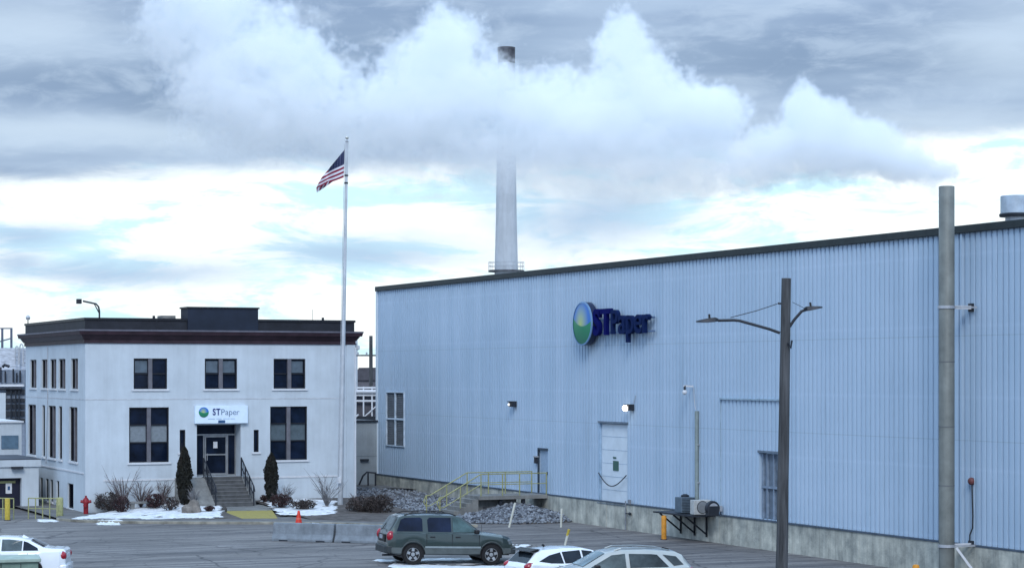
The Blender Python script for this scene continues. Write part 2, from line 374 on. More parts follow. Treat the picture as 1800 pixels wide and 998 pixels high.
def panel(mb, u0, u1, z0, z1, holes, depth, mp):
    """front skin with openings; holes (a,b,c,d)= u-range, z-range; mp(u,z,d) -> point, d inward"""
    us = sorted(set([u0, u1] + [h[0] for h in holes] + [h[1] for h in holes])); zs = sorted(set([z0, z1] + [h[2] for h in holes] + [h[3] for h in holes]))
    us = [u for u in us if u0 <= u <= u1]; zs = [z for z in zs if z0 <= z <= z1]
    for i in range(len(us)-1):
        for j in range(len(zs)-1):
            cu, cz = (us[i]+us[i+1])/2, (zs[j]+zs[j+1])/2
            if any(h[0] < cu < h[1] and h[2] < cz < h[3] for h in holes): continue
            mb.quad(mp(us[i], zs[j], 0), mp(us[i+1], zs[j], 0), mp(us[i+1], zs[j+1], 0), mp(us[i], zs[j+1], 0))
    for (a, b, c, d) in holes:
        for (p, q) in (((a,c),(b,c)), ((b,c),(b,d)), ((b,d),(a,d)), ((a,d),(a,c))):
            mb.quad(mp(*p, 0), mp(*q, 0), mp(*q, depth), mp(*p, depth))

# ------------------------------------------------------------------ ground
def gz(x, y):
    c = G(850, 990); d2 = ((x-c.x)**2 + (y-c.y)**2) / 9.0
    return -.10*math.exp(-d2)
def make_ground():
    m = MB(); xs = [-2500, -600, -150, -40] + [i*1.0 for i in range(-10, 60)] + [80, 200, 700, 2500]
    ys = [-800, -100, 0, 30] + [i*1.0 for i in range(45, 125)] + [150, 250, 700, 3500]
    n = len(ys)
    m.add([(x, y, gz(x, y)) for x in xs for y in ys], [(i*n+j, (i+1)*n+j, (i+1)*n+j+1, i*n+j+1) for i in range(len(xs)-1) for j in range(n-1)])
    tag(m.build('ground', M_ASPH, smooth=60), kind='structure')
make_ground()

WX = 44.6                                        # warehouse wall plane
OY, OX = 106.6, 24.6                             # office front and side planes
OX1, OY1 = 38.75, 121.1
# pavement slab in front of the office
KP = [G(100, 914), G(130, 917), G(200, 919.5), G(330, 920.5), G(480, 921), G(600, 922.5), G(660, 925), G(760, 926), G(840, 926)]
def kerb_y(x):
    for a, b in zip(KP, KP[1:]):
        if a.x <= x <= b.x: return a.y + (b.y-a.y)*(x-a.x)/(b.x-a.x)
    return KP[0].y if x < KP[0].x else KP[-1].y
pv = MB()
top = [(p.x, p.y + .15) for p in KP]; back = [(p.x, 119.5) for p in KP]
for i in range(len(KP)-1):
    pv.quad((*top[i], .12), (*top[i+1], .12), (*back[i+1], .12), (*back[i], .12))
tag(pv.build('pavement', M_PAVE), kind='structure')
kb = MB()
for i in range(len(KP)-1):
    a, b = KP[i], KP[i+1]
    kb.add([(a.x,a.y,-.05),(b.x,b.y,-.05),(b.x,b.y,.125),(a.x,a.y,.125),(a.x,a.y+.16,-.05),(b.x,b.y+.16,-.05),(b.x,b.y+.16,.125),(a.x,a.y+.16,.125)],
           [(0,1,2,3),(3,2,6,7),(4,5,6,7)[::-1],(0,3,7,4),(1,5,6,2)])
tag(kb.build('kerb', M_KERB, bevel=.02), kind='structure')

def bedz(x, y):
    k = kerb_y(x) + 1.9; t = max(0, min(1, (y-k)/max(.5, OY-k))); fade = max(0, min(1, (x-25.2)/4.0)) if x < 34 else max(.5, min(1, (39.5-x)/3))
    return .124 + .42*t*(fade if x < 34 else 1) + (.03*hn(x*1.3, y*1.3) if t > 0 else 0)*t
def grid_sheet(name, x0, x1, ya, yb, zf, m, step=.25, kind='structure', mask=None, smooth=70, lift=0):
    mb = MB(); nx = int((x1-x0)/step)+1; rows = []; ny = 26
    for i in range(nx+1):
        x = x0 + (x1-x0)*i/nx; a, b = ya(x), yb(x); rows.append([(x, a+(b-a)*j/ny) for j in range(ny+1)])
    idx = {}
    for i in range(nx):
        for j in range(ny):
            cx, cy_ = rows[i][j]
            if mask and not mask(cx, cy_): continue
            q = []
            for (a, b) in ((i,j),(i+1,j),(i+1,j+1),(i,j+1)):
                if (a, b) not in idx: idx[(a, b)] = len(mb.v); p = rows[a][b]; mb.v.append((p[0], p[1], zf(*p)+lift))
                q.append(idx[(a, b)])
            mb.f.append(tuple(q))
    if not mb.f: return None
    return tag(mb.build(name, m, smooth=smooth), kind=kind)
grid_sheet('garden_bed', 25.3, 30.35, lambda x: kerb_y(x)+1.9, lambda x: OY-.01, bedz, M_TERR)
grid_sheet('garden_bed', 33.15, 38.9, lambda x: kerb_y(x)+1.9, lambda x: OY-.01, bedz, M_TERR)

# ------------------------------------------------------------------ office building
office = thing('office_building', 'white two storey stucco office with dark parapet and maroon cornice', 'building', (OX, OY, 0))
OO = (OX, OY, 0)
mpF = lambda u, z, d: (u, OY + d, z)
mpS = lambda u, z, d: (OX + d, u, z)
def rF(a, b, c, d):
    x0, z1 = onY(a, b, OY); x1, z0 = onY(c, d, OY); z1b = onY((a+c)/2, b, OY)[1]; z0b = onY((a+c)/2, d, OY)[1]
    return (x0, x1, z0b, z1b)
def rS(a, b, c, d):
    y1 = onX(a, b, OX)[0]; y0 = onX(c, b, OX)[0]; m = (a+c)/2
    return (y0, y1, onX(m, d, OX)[1], onX(m, b, OX)[1])
upF = [rF(235,628.5,294,682), rF(360,630,417,683), rF(481,631.5,537,684)]
loF = [rF(227,714,297,811), rF(475,715.5,540,809)]
slF = [rF(316,755,326,795), rF(446,755,455,794)]
entF = rF(346, 746, 423, 837)
zu0 = sum(r[2] for r in upF)/3; zu1 = sum(r[3] for r in upF)/3; upF = [(r[0], r[1], zu0, zu1) for r in upF]
zl0 = sum(r[2] for r in loF)/2; zl1 = sum(r[3] for r in loF)/2; loF = [(r[0], r[1], zl0, zl1) for r in loF]
upS = [(a, 629, b, 681) for a, b in ((53,64),(73,84),(88,99),(103,115),(125,137))]
upS = [(rS(*r)[0], rS(*r)[1], zu0, zu1) for r in upS]
loS = [(rS(a,712,b,800)[0], rS(a,712,b,800)[1], zl0, zl1) for a, b in ((49.5,63),(74,79),(85,98),(103,109),(122,136))]
baS = [(rS(a,850,b,888)[0], rS(a,850,b,888)[1], z0, 1.42) for a, b, z0 in ((70,75,.25),(80,85,.25),(88,93,.25),(99,104,.35),(119,129,.15))]
ZW = 8.55
wl = MB()
panel(wl, OX, OX1, -.1, ZW, upF+loF+slF+[entF], .22, mpF)
panel(wl, OY, OY1, -.1, ZW, upS+loS+baS, .22, mpS)
wl.quad((OX1,OY,-.1),(OX1,OY1,-.1),(OX1,OY1,ZW),(OX1,OY,ZW)); wl.quad((OX,OY1,-.1),(OX1,OY1,-.1),(OX1,OY1,ZW),(OX,OY1,ZW))
wl.build('wall', M_STUCCO, office, OO, fixn=False)
# dark interior behind the openings
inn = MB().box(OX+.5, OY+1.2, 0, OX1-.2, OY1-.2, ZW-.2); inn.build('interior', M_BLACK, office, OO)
bd = MB()
zb_ = onY(300, 842, OY)[1]
bd.box(OX+.9, OY-.03, zb_-.04, entF[0]-.4, OY+.002, zb_+.05); bd.build('base_ledge', M_TRIMW, office, OO); bd = MB(); bd.box(entF[1]+.5, OY-.03, zb_-.04, OX1-.9, OY+.002, zb_+.05)
bd.build('base_ledge', M_TRIMW, office, OO)
bd = MB(); bd.box(OX-.035, OY+.35, 2.02, OX+.002, OY1-1.5, 2.1); bd.build('base_ledge', M_TRIMW, office, OO)
gr = MB(); zg = onY(300, 701, OY)[1]; gr.box(OX-.012, OY-.012, zg-.02, OX1+.012, OY+.003, zg+.02); gr.box(OX-.012, OY+.0031, zg-.02, OX+.003, OY1, zg+.02); gr.build('band_course', mat('band_grey', (.48, .5, .53), .8), office, OO)
# corner pilaster
pil = MB(); pil.box(OX1-.42, OY-.05, .3, OX1+.05, OY+.002, ZW); pil.build('corner_pilaster', M_STUCCO, office, OO)
# cornice: stepped flare
def cornice_ring(mb, e, z0, z1, e2=None):
    e2 = e if e2 is None else e2
    a = [(OX-e, OY-e, z0), (OX1+e, OY-e, z0), (OX1+e, OY1+e, z0), (OX-e, OY1+e, z0)]
    b = [(OX-e2, OY-e2, z1), (OX1+e2, OY-e2, z1), (OX1+e2, OY1+e2, z1), (OX-e2, OY1+e2, z1)]
    mb.add(a+b, [(0,1,5,4),(1,2,6,5),(2,3,7,6),(3,0,4,7),(0,3,2,1),(4,5,6,7)])
co = MB(); cornice_ring(co, .07, ZW-.02, ZW+.16); cornice_ring(co, .10, ZW+.165, ZW+.40, .26); cornice_ring(co, .34, ZW+.405, ZW+.58, .38)
co.build('cornice', M_CORN, office, OO)
cap_ = MB(); cornice_ring(cap_, .40, ZW+.582, ZW+.66); cap_.build('cornice_cap', mat('cornice_cap_grey', (.12, .12, .15), .6), office, OO)
ZP = 9.78
pa = MB(); cornice_ring(pa, .02, ZW+.66, ZP-.1); pa.build('parapet', M_PARA, office, OO)
pc = MB(); cornice_ring(pc, .07, ZP-.1, ZP+.02); pc.build('parapet_coping', M_FRAME, office, OO)
bx0, bz = onY(329, 541, OY); bx1, _ = onY(452.5, 543, OY)
pb = MB().box(bx0, OY-.13, ZW+.665, bx1, OY+1.2, 10.32); pb.build('raised_parapet', mat('navy_parapet_panel', (.012, .019, .036), .6, 0, .15, 1), office, OO)
pb = MB().box(bx0-.06, OY-.18, 10.32, bx1+.06, OY+1.25, 10.40); pb.build('raised_parapet_coping', M_FRAME, office, OO)
hx = MB().box(bx0-.75, OY+2, ZP, bx0-.05, OY+3, ZP+.22); hx.build('roof_hatch', M_CONC, office, OO)
def win(r, mp, kind, nm='window'):
    a, b, c, d = r; F = MB(); fw = .06; D = .12
    def bx(mb, u0, u1, z0, z1, d0, d1):
        p = mp(u0, z0, d0); q = mp(u1, z1, d1); mb.box(*p, *q)
    bx(F, a, b, c, c+fw, .08, .16); bx(F, a, b, d-fw, d, .08, .16); bx(F, a, a+fw, c+fw, d-fw, .08, .16); bx(F, b-fw, b, c+fw, d-fw, .08, .16)
    m = (a+b)/2
    if kind in ('up', 'lo'):
        zt = c + (d-c)*(.5 if kind == 'up' else .36)
        bx(F, a+fw, b-fw, zt-.03, zt+.03, .09, .15)
        bx(F, a+fw+.3*0, a+fw+.001, c, d, .1, .12)
        if kind == 'lo': bx(F, a+fw, b-fw, c+(d-c)*.68-.03, c+(d-c)*.68+.03, .085, .152)
        for u in ((a+m-.09)/2, (b+m+.09)/2): pass
    fo = F.build(nm, M_FRAME, office, OO)
    P = MB(); bx(P, a+.02, b-.02, c+.02, d-.02, .17, .18); P.build('pane', mat('side_glass', (.006, .008, .016), .5, 0, .3, 1.5, spec=.0) if kind == 'side' else M_GLASS, fo, (0,0,0) if False else OO)
    if kind in ('up', 'lo'):
        U = MB(); bx(U, m-.10, m+.10, c+.01, d-.01, .03, .165); U.build('mullion', M_MULL, fo, OO)
    S = MB(); bx(S, a-.10, b+.10, c-.10, c-.005, -.07, .06); S.build('sill', M_TRIMW, fo, OO)
    return fo, bx
for i, r in enumerate(upF):
    fo, bx = win(r, mpF, 'up')
    a, b, c, d = r; m = (a+b)/2; zt = c+(d-c)*.5; B = MB()
    sides = ((0,), (0, 1), (1,))[i]
    for s_ in sides:
        u0, u1 = ((a+.10, m-.14), (m+.14, b-.10))[s_]; bx(B, u0, u1, zt+.05, d-.12, .163, .169)
    B.build('blind', mat('sheer_blind', (.10, .135, .17), .4), fo, OO)
for i, r in enumerate(loF):
    fo, bx = win(r, mpF, 'lo'); a, b, c, d = r; m = (a+b)/2; B = MB()
    z0, z1 = c+(d-c)*.36+.03, c+(d-c)*.68-.03
    bx(B, a+.08, m-.14, z0, z1, .155, .165); bx(B, m+.14, b-.08, z0, z1, .155, .165)
    B.build('blind', M_BLIND if i == 0 else mat('grey_blind', (.085, .115, .135), .4), fo, OO)
for r in slF: win(r, mpF, 'slit', 'slit_window')
def win_side(r, thin=False):
    a, b, c, d = r; fo, bx = win(r, mpS, 'side'); m = (a+b)/2
    if (b-a) > 1.2:
        U = MB(); bx(U, m-.10, m+.10, c+.01, d-.01, .05, .165); U.build('mullion', M_MULL, fo, OO)
for r in upS+loS: win_side(r)
for i, r in enumerate(baS): win(r, mpS, 'side', 'basement_window')
# conduit drop on the side wall
cdm = MB().tube([(OX-.03, onX(84.5, 606, OX)[0], 8.5), (OX-.03, onX(84.5, 700, OX)[0], 5.6), (OX-.03, onX(83, 712, OX)[0]+.2, 2.2)], .02, 6)
cdm.build('conduit', M_GALV, office, OO)
dn = MB().tube([(OX1+.06, OY-.07, 8.4), (OX1+.06, OY-.07, .4)], .05, 8); dn.build('downpipe', M_TRIMW, office, OO)
lw = MB().box(OX1+.1, OY+.5, 8.4, OX1+.35, OY+.8, 8.62); lw.lathe([(.01,0),(.12,.05),(.12,.22),(.05,.26)], 10, (OX1+.28, OY+.2, 8.25)); lw.build('wall_camera', M_TRIMW, office, OO)

# entrance recess
a, b, c, d = entF
er = MB(); yb2 = OY + .9
er.quad((a,OY+.22,c),(a,yb2,c),(a,yb2,d),(a,OY+.22,d)); er.quad((b,OY+.22,c),(b,yb2,c),(b,yb2,d),(b,OY+.22,d))
er.quad((a,OY+.0,d),(b,OY+.0,d),(b,yb2,d),(a,yb2,d)); er.quad((a,OY,c),(b,OY,c),(b,yb2,c),(a,yb2,c))
er.build('entrance_recess', M_STUCCO, office, OO, fixn=False)
ed = MB(); zt = c + (d-c)*.80; dl, dr_ = a+(b-a)*.27, a+(b-a)*.79
for (x0, z0, x1, z1) in ((a+.01,c,a+.07,d-.01),(b-.07,c,b-.01,d-.01),(a+.07,zt-.04,b-.07,zt+.04),(dl-.06,c,dl,zt-.04),(dr_,c,dr_+.06,zt-.04),(a+.07,c,dl-.06,c+.08),(dr_+.06,c,b-.07,c+.08)):
    ed.box(x0, yb2-.1, z0, x1, yb2-.03, z1)
edo = ed.build('entrance_frame', M_ALU, office, OO)
gl = MB().box(a+.02, yb2-.05, c+.02, b-.02, yb2-.04, d-.02); gl.build('glazing', M_GLASS, edo, OO)
dd = MB()
for (x0, z0, x1, z1) in ((dl+.01,c+.02,dl+.08,zt-.05),(dr_-.08,c+.02,dr_-.01,zt-.05),(dl+.08,zt-.13,dr_-.08,zt-.05),(dl+.08,c+.02,dr_-.08,c+.14),(dl+.08,c+(zt-c)*.5,dr_-.08,c+(zt-c)*.5+.07)):
    dd.box(x0, yb2-.13, z0, x1, yb2-.06, z1)
ddo = dd.build('door', M_ALU, office, OO)
h_ = MB().tube([(dl+.13, yb2-.18, c+.8), (dl+.13, yb2-.18, c+1.15)], .02, 6); h_.build('handle', M_GALV, ddo, OO)
pp = MB().box((dl+dr_)/2-.12, yb2-.075, c+1.42, (dl+dr_)/2+.10, yb2-.065, c+1.75); pp.build('notice', M_TRIMW, ddo, OO, ).__setitem__('label', 'white paper notice taped to the door glass')
# steps
stp = MB(); n = 8; zs0 = .42; rise = (c-zs0)/n; sx0, sx1 = a+.28, b-.02
for i in range(n):
    y1 = OY + .05 - .28*i; z1 = c - rise*i - (.003 if i == 0 else 0)
    stp.box(sx0, y1-.30, 0, sx1, y1-.001, z1)
stp.build('entrance_steps', M_CONCD, office, OO)
no = MB()
for i in range(n):
    y1 = OY + .05 - .28*i; z1 = c - rise*i
    no.box(sx0+.01, y1-.32, z1-.035, sx1-.01, y1-.23, z1+.006)
no.build('step_nosing', mat('light_nosing', (.15, .155, .16), .9), office, OO)
ck = MB()
for (x0, x1) in ((a-1.15, sx0-.01),):
    ck.prism([(OY-.001, 0), (OY-.001, c-.02), (OY-.5, c-.06), (OY-2.3, .55), (OY-2.3, 0)], lambda y, z: (x0+ (0 if y > OY-.6 else .5), y, z), lambda y, z: (x1, y, z))
ck.build('stair_cheek_wall', M_CONC, office, OO)
ck2 = MB(); ck2.prism([(OY-.001, 0), (OY-.001, c-.02), (OY-.3, c-.06), (OY-1.5, .55), (OY-1.5, 0)], lambda y, z: (sx1+.01, y, z), lambda y, z: (sx1+.35, y, z)); ck2.build('stair_cheek_wall', M_CONC, office, OO)
# entrance handrails
def stair_rail(x, lab):
    T = thing('handrail', lab, 'handrail', (x, OY, 0), 0, 'handrails of the office steps')
    m_ = MB(); y0, y1 = -.1, -2.25; zt_, zb2 = c + .95, zs0 + .95
    m_.tube([(0, y0, zt_), (0, y1, zb2), (0, y1-.15, zb2-.25)], .035, 6); m_.tube([(0, y0, zt_-.45), (0, y1, zb2-.45)], .03, 6); m_.build('rail', M_DSTEEL, T)
    for k in range(4):
        t_ = k/3; y = y0+(y1-y0)*t_; z = zt_+(zb2-zt_)*t_; MB().tube([(0, y, z), (0, y, z-.98)], .03, 6).build('post', M_DSTEEL, T)
    for k in range(9):
        t_ = (k+.5)/9; y = y0+(y1-y0)*t_; z = zt_+(zb2-zt_)*t_; MB().tube([(0, y, z), (0, y, z-.85)], .014, 5).build('baluster', M_DSTEEL, T)
stair_rail(sx0+.05, 'dark metal handrail on the left edge of the office steps')
stair_rail(sx1+.02, 'dark metal handrail on the right edge of the office steps')
# yellow painted ramp edge
ya = G(395, 905, .13); yb_ = G(487, 905, .13)
yp = MB(); P = [G(392, 911, .12), G(488, 910.5, .12), G(478, 896, .30), G(400, 897, .30)]
yp.prism([(0,0),(1,0),(1,1),(0,1)], lambda u, v: tuple((P[0]*(1-u)*(1-v)+P[1]*u*(1-v)+P[2]*u*v+P[3]*(1-u)*v) + Vector((0,0,-.1))), lambda u, v: tuple(P[0]*(1-u)*(1-v)+P[1]*u*(1-v)+P[2]*u*v+P[3]*(1-u)*v + Vector((0,0,.01))))
tag(yp.build('painted_ramp', mat('worn_yellow_concrete', (.34, .29, .075), .8, 0, .2, 9, .3, 12, col2=(.25, .22, .09))), kind='structure')
P2 = [G(400, 897, .31), G(478, 896, .31), G(470, 886, .40), G(396, 886, .40)]
wk = MB(); wk.add([tuple(p) for p in P2] + [(p.x, p.y, 0) for p in P2], [(0,1,2,3),(0,4,5,1),(1,5,6,2),(3,2,6,7),(0,3,7,4)]); tag(wk.build('path', M_CONC), kind='structure')

# ------------------------------------------------------------------ logo disc + signs
def mat_logo(name='logo_disc_print', r=1.0):
    m = bpy.data.materials.new(name); m.use_nodes = True; t = m.node_tree; b = t.nodes['Principled BSDF']; b.inputs['Roughness'].default_value = .35
    tcn = t.nodes.new('ShaderNodeTexCoord'); sp = t.nodes.new('ShaderNodeSeparateXYZ'); t.links.new(tcn.outputs['Object'], sp.inputs[0])
    def mm(op, a, b_=0.0, clamp=False):
        n = t.nodes.new('ShaderNodeMath'); n.operation = op; n.use_clamp = clamp
        for i, v in enumerate((a, b_)):
            if isinstance(v, (int, float)): n.inputs[i].default_value = v
            else: t.links.new(v, n.inputs[i])
        return n.outputs[0]
    x, y = mm('DIVIDE', sp.outputs[0], r), mm('DIVIDE', sp.outputs[1], r)
    def mix(f, a, b_):
        n = t.nodes.new('ShaderNodeMix'); n.data_type = 'RGBA'
        for s, v in ((n.inputs[0], f), (n.inputs[6], a), (n.inputs[7], b_)):
            if isinstance(v, tuple): s.default_value = (*v, 1)
            else: t.links.new(v, s)
        return n.outputs[2]
    dx, dy = mm('ADD', x, .1), mm('SUBTRACT', y, -.02)
    rr = mm('SQRT', mm('ADD', mm('MULTIPLY', dx, dx), mm('MULTIPLY', mm('MULTIPLY', dy, dy), .6)))
    skyc = mix(mm('MULTIPLY', rr, 1.25, True), (.42, .52, .16), (.03, .16, .52))
    gg = mix(mm('ADD', mm('MULTIPLY', y, -1.0), -.05, True), (.015, .22, .10), (.01, .11, .07))
    wave = mm('ADD', mm('MULTIPLY', mm('MULTIPLY', x, x), .35), mm('ADD', mm('MULTIPLY', x, -.08), -.12))
    f = mm('GREATER_THAN', wave, y)
    c_ = mix(f, skyc, gg)
    t.links.new(c_, b.inputs['Base Color']); return m
ROTW = Matrix(((0, 0, -1), (-1, 0, 0), (0, 1, 0)))          # text x -> -Y, y -> Z, normal -> -X
def orient(o, rot, loc):
    o.matrix_world = Matrix.Translation(loc) @ rot.to_4x4()
ly, lz = onX(1024, 568.5, WX-.45)
sign = thing('wall_sign', 'large dimensional sign with round blue and green logo on siding', 'sign', (0,0,0))
orient(sign, ROTW, Vector((WX-.12, ly, lz)))
Rd = 1.0
MB().lathe([(Rd, 0), (Rd, .32), (Rd-.02, .34)], 48).build('logo_can', mat('sign_can_navy', (.02, .03, .07), .4), sign, smooth=40)
MB().lathe([(Rd+.012, .30), (Rd+.012, .36), (Rd-.05, .37)], 48, capend=False).build('logo_rim', mat('sign_rim_blue', (.16, .30, .50), .4), sign, smooth=40)
MB().lathe([(Rd-.055, .352), (.4, .385), (.001, .40)], 48).build('logo_face', mat_logo(), sign, smooth=60)
M_NAVY = mat('sign_navy', (.003, .006, .09), .7, 0, .1, spec=.05); M_NAVY2 = mat('sign_slate', (.007, .018, .075), .7, 0, .1, spec=.05)
def letters(T, s, sizes, x0, target_w, ex, mats_, zoff, base=0.0, height=1.0, gap=.04):
    data = []; tw = 0
    for i, ch in enumerate(s):
        vs, fs = text_mb(ch, sizes[i][0], ex, sizes[i][1]); xa = min(v[0] for v in vs); xb = max(v[0] for v in vs); data.append((vs, fs, xa, xb)); tw += xb-xa
    k = (target_w - gap*(len(s)-1))/tw; x = x0
    for i, (vs, fs, xa, xb) in enumerate(data):
        mb = MB(); mb.add([((v[0]-xa)*k + x, v[1]+base, v[2]+zoff) for v in vs], fs); mb.build('letter', mats_[i], T, fixn=False); x += (xb-xa)*k + gap
yl0 = onX(1043, 570, WX-.35)[0]; yl1 = onX(1141, 570, WX-.35)[0]
W_ = (yl0-yl1)
letters(sign, 'STPaper', [(1.62, .05)]*2 + [(1.55, .02)] + [(1.72, .02)]*4, ly-yl0+.02, W_, .09, [M_NAVY]*2 + [M_NAVY2]*5, .20, base=-.52, gap=.07)
MB().box(ly-yl0+.1, -.50, .0, ly-yl1+.15, -.42, .10).build('raceway', mat('raceway_blue', (.10, .16, .28), .5), sign)
MB().box(ly-yl0+.1, .10, .0, ly-yl1+.15, .18, .10).build('raceway', mat('raceway_blue', (.10, .16, .28), .5), sign)
# office sign
sa, sb, sc_, sd_ = rF(341, 712.5, 433.5, 743.5)
ROTF = Matrix(((1, 0, 0), (0, 0, -1), (0, 1, 0)))
os_ = thing('entrance_sign', 'white rectangular sign over the office entrance with green logo', 'sign')
orient(os_, ROTF, Vector(((sa+sb)/2, OY-.003, (sc_+sd_)/2)))
hw, hh = (sb-sa)/2, (sd_-sc_)/2
MB().box(-hw, -hh, 0, hw, hh, .22).build('board', mat('sign_board_white', (.66, .78, .90), .5, 0, .03), os_, bevel=.01)
lg = MB().lathe([(.26, 0), (.26, .015)], 32); lo = lg.build('logo_disc', mat_logo('small_logo_print', .26), os_); lo.location = (-hw*.68, .12, .222)
letters(os_, 'ST', [(.46, .012)]*2, -hw*.34, .40, .006, [mat('print_navy', (.01, .03, .17), .5)]*2, .228, base=-.02, gap=.03)
letters(os_, 'Paper', [(.44, -.004)]*5, -hw*.34+.45, .95, .006, [mat('print_grey_blue', (.10, .17, .30), .5)]*5, .228, base=-.02, gap=.035)
tg = MB()
for (x0, x1) in ((-.72,-.36), (-.28,0), (.08,.42), (.46,.70)): tg.box(x0, -.235, .222, x1, -.205, .226)
tg.build('tagline', mat('print_faint', (.30, .42, .60), .5), os_)
MB().box(-.18, -hh+.02, .222, .18, -hh+.16, .228).build('number_plate', mat('print_plate_blue', (.03, .09, .20), .5), os_)

# ------------------------------------------------------------------ warehouse
WY0, WY1 = 44.0, 118.7; ZS0, ZT = 1.19, 11.85
wh = thing('warehouse', 'long pale blue ribbed metal warehouse on concrete base', 'building', (WX, WY1, 0)); WO = (WX, WY1, 0)
def rW(a, b, c, d):
    y1 = onX(a, b, WX)[0]; y0 = onX(c, b, WX)[0]; m = (a+c)/2
    return [y0, y1, onX(m, d, WX)[1], onX(m, b, WX)[1]]
tall = rW(1054, 744, 1103, 882); tall[2] = ZS0-.1; small = rW(947, 790, 963, 868); small[2] = ZS0; grey = rW(1335, 796, 1383, 912); grey[2] = ZS0+.02; louv = rW(680, 690, 711, 782)
holes = [tall, small, grey, louv]
def siding(mb, y0, y1, z0, z1, holes, X, pitch=.305, dep=.075):
    ys = []; y = y0
    while y < y1:
        for (dy, dx) in ((0, 0), (.014, dep), (.075, dep), (.09, 0), (.2, -.006)): ys.append((y+dy, X+dx))
        y += pitch
    ys = [p for p in ys if p[0] < y1] + [(y1, X)]
    for h in holes:
        for e in (h[0], h[1]): ys.append((e, X))
    ys.sort()
    for (a, xa), (b, xb) in zip(ys, ys[1:]):
        if b-a < 1e-6: continue
        m_ = (a+b)/2; segs = [(z0, z1)]
        for h in holes:
            if h[0] < m_ < h[1]: segs = [s for q in segs for s in ((q[0], max(q[0], h[2])), (min(q[1], h[3]), q[1])) if s[1]-s[0] > .01]
        for (s0, s1) in segs: mb.quad((xa, a, s0), (xb, b, s0), (xb, b, s1), (xa, a, s1))
sdm = MB(); siding(sdm, WY0, WY1, ZS0, ZT, holes, WX)
for h in holes:
    a, b, c, d = h
    for (p, q) in (((a,c),(b,c)), ((b,c),(b,d)), ((b,d),(a,d)), ((a,d),(a,c))):
        sdm.quad((WX, p[0], p[1]), (WX, q[0], q[1]), (WX+.35, q[0], q[1]), (WX+.35, p[0], p[1]))
sdm.build('siding', M_SIDE, wh, WO, fixn=False)
en = MB(); en.quad((WX, WY1, 0), (WX+60, WY1, 0), (WX+60, WY1, ZT), (WX, WY1, ZT)); en.quad((WX, WY0, 0), (WX+60, WY0, 0), (WX+60, WY0, ZT), (WX, WY0, ZT)); en.build('end_wall', M_SIDE, wh, WO)
MB().add([(WX, WY0, ZT+.05), (WX, WY1, ZT+.05), (WX+30, WY1, ZT+.5), (WX+30, WY0, ZT+.5)], [(0,1,2,3)]).build('roof', M_CONC, wh, WO)
MB().box(WX-.12, WY0, ZT-.02, WX+.25, WY1+.1, ZT+.25).build('roof_trim', M_TRIMD, wh, WO, bevel=.02)
MB().box(WX-.07, WY1-.12, ZS0, WX+.1, WY1+.08, ZT-.03).build('corner_trim', M_DOORB, wh, WO)
cb = MB(); ysplit = [WY0] + [47 + i*5.2 for i in range(14)] + [WY1]
for a, b in zip(ysplit, ysplit[1:]):
    cb.box(WX-.10-.012*(hash((int(a*7)))%3), a+.008, -.2, WX+.3, b-.008, ZS0-.06)
cb.build('concrete_base', M_CONCB, wh, WO, bevel=.012)
MB().box(WX-.14, WY0, ZS0-.06, WX+.02, WY1, ZS0-.0).build('base_flashing', mat('flashing_blue_grey', (.07, .095, .13), .5), wh, WO)
# tall door
a, b, c, d = tall
td = MB().box(WX+.10, a+.04, c+.02, WX+.18, b-.04, d-.04); tdo = td.build('tall_door', M_DOORB, wh, WO)
for k in range(1, 6):
    MB().box(WX+.092, a+.05, c+(d-c)*k/6-.006, WX+.0995, b-.05, c+(d-c)*k/6+.006).build('panel_seam', mat('seam', (.22, .33, .45), .6), tdo, WO)
MB().box(WX+.08, (a+b)/2-.35, c+1.5, WX+.094, (a+b)/2+.2, c+1.95).build('sticker', mat('green_sticker', (.05, .12, .10), .5), tdo, WO)
MB().box(WX+.08, (a+b)/2-.1, c+2.05, WX+.094, (a+b)/2+.2, c+2.13).build('sticker', mat('green_sticker', (.05, .12, .10), .5), tdo, WO)
MB().box(WX-.06, a-.08, d, WX+.02, b+.08, d+.09).build('door_hood', mat('door_hood', (.13, .17, .22), .5), wh, WO)
MB().box(WX-.02, b-.03, c, WX+.1, b+.03, d-.001).build('door_jamb', mat('door_jamb_blue', (.28, .40, .53), .5), wh, WO)
MB().box(WX-.145, a, c-.035, WX+.12, b, c-.0).build('door_sill', M_GDOOR, wh, WO)
chn = MB().tube([(WX-.06-.05*math.sin(math.pi*t/12), b-(b-a)*t/12, c+1.35-.55*math.sin(math.pi*t/12)) for t in range(13)], .025, 6)
tag(chn.build('safety_chain', M_DSTEEL, origin=(WX, (a+b)/2, c)), 'dark chain sagging across the tall blue warehouse door', 'chain')
# small door
a, b, c, d = small
sdo = MB().box(WX+.08, a+.03, c+.02, WX+.14, b-.03, d-.03).build('side_door', mat('steel_blue_door', (.30, .40, .52), .5), wh, WO)
MB().box(WX+.04, a+.12, c+.9, WX+.075, a+.25, c+1.05).build('handle', M_DSTEEL, sdo, WO)
fr = MB(); fr.box(WX-.04, b, c, WX+.05, b+.07, d+.08); fr.box(WX-.04, a-.05, d, WX+.05, b-.001, d+.08); fr.build('door_frame', mat('slate_frame', (.05, .07, .10), .5), wh, WO)
tb = thing('call_box', 'small dark call box beside the side door above the yellow railed deck', 'call box', (WX-.05, *onX(945, 808, WX)))
MB().box(-.10, -.10, -.16, .05, .12, .14).build('housing', M_DSTEEL, tb, bevel=.02); MB().box(-.13, -.14, .14, .05, .16, .2).build('hood', M_GALV, tb)
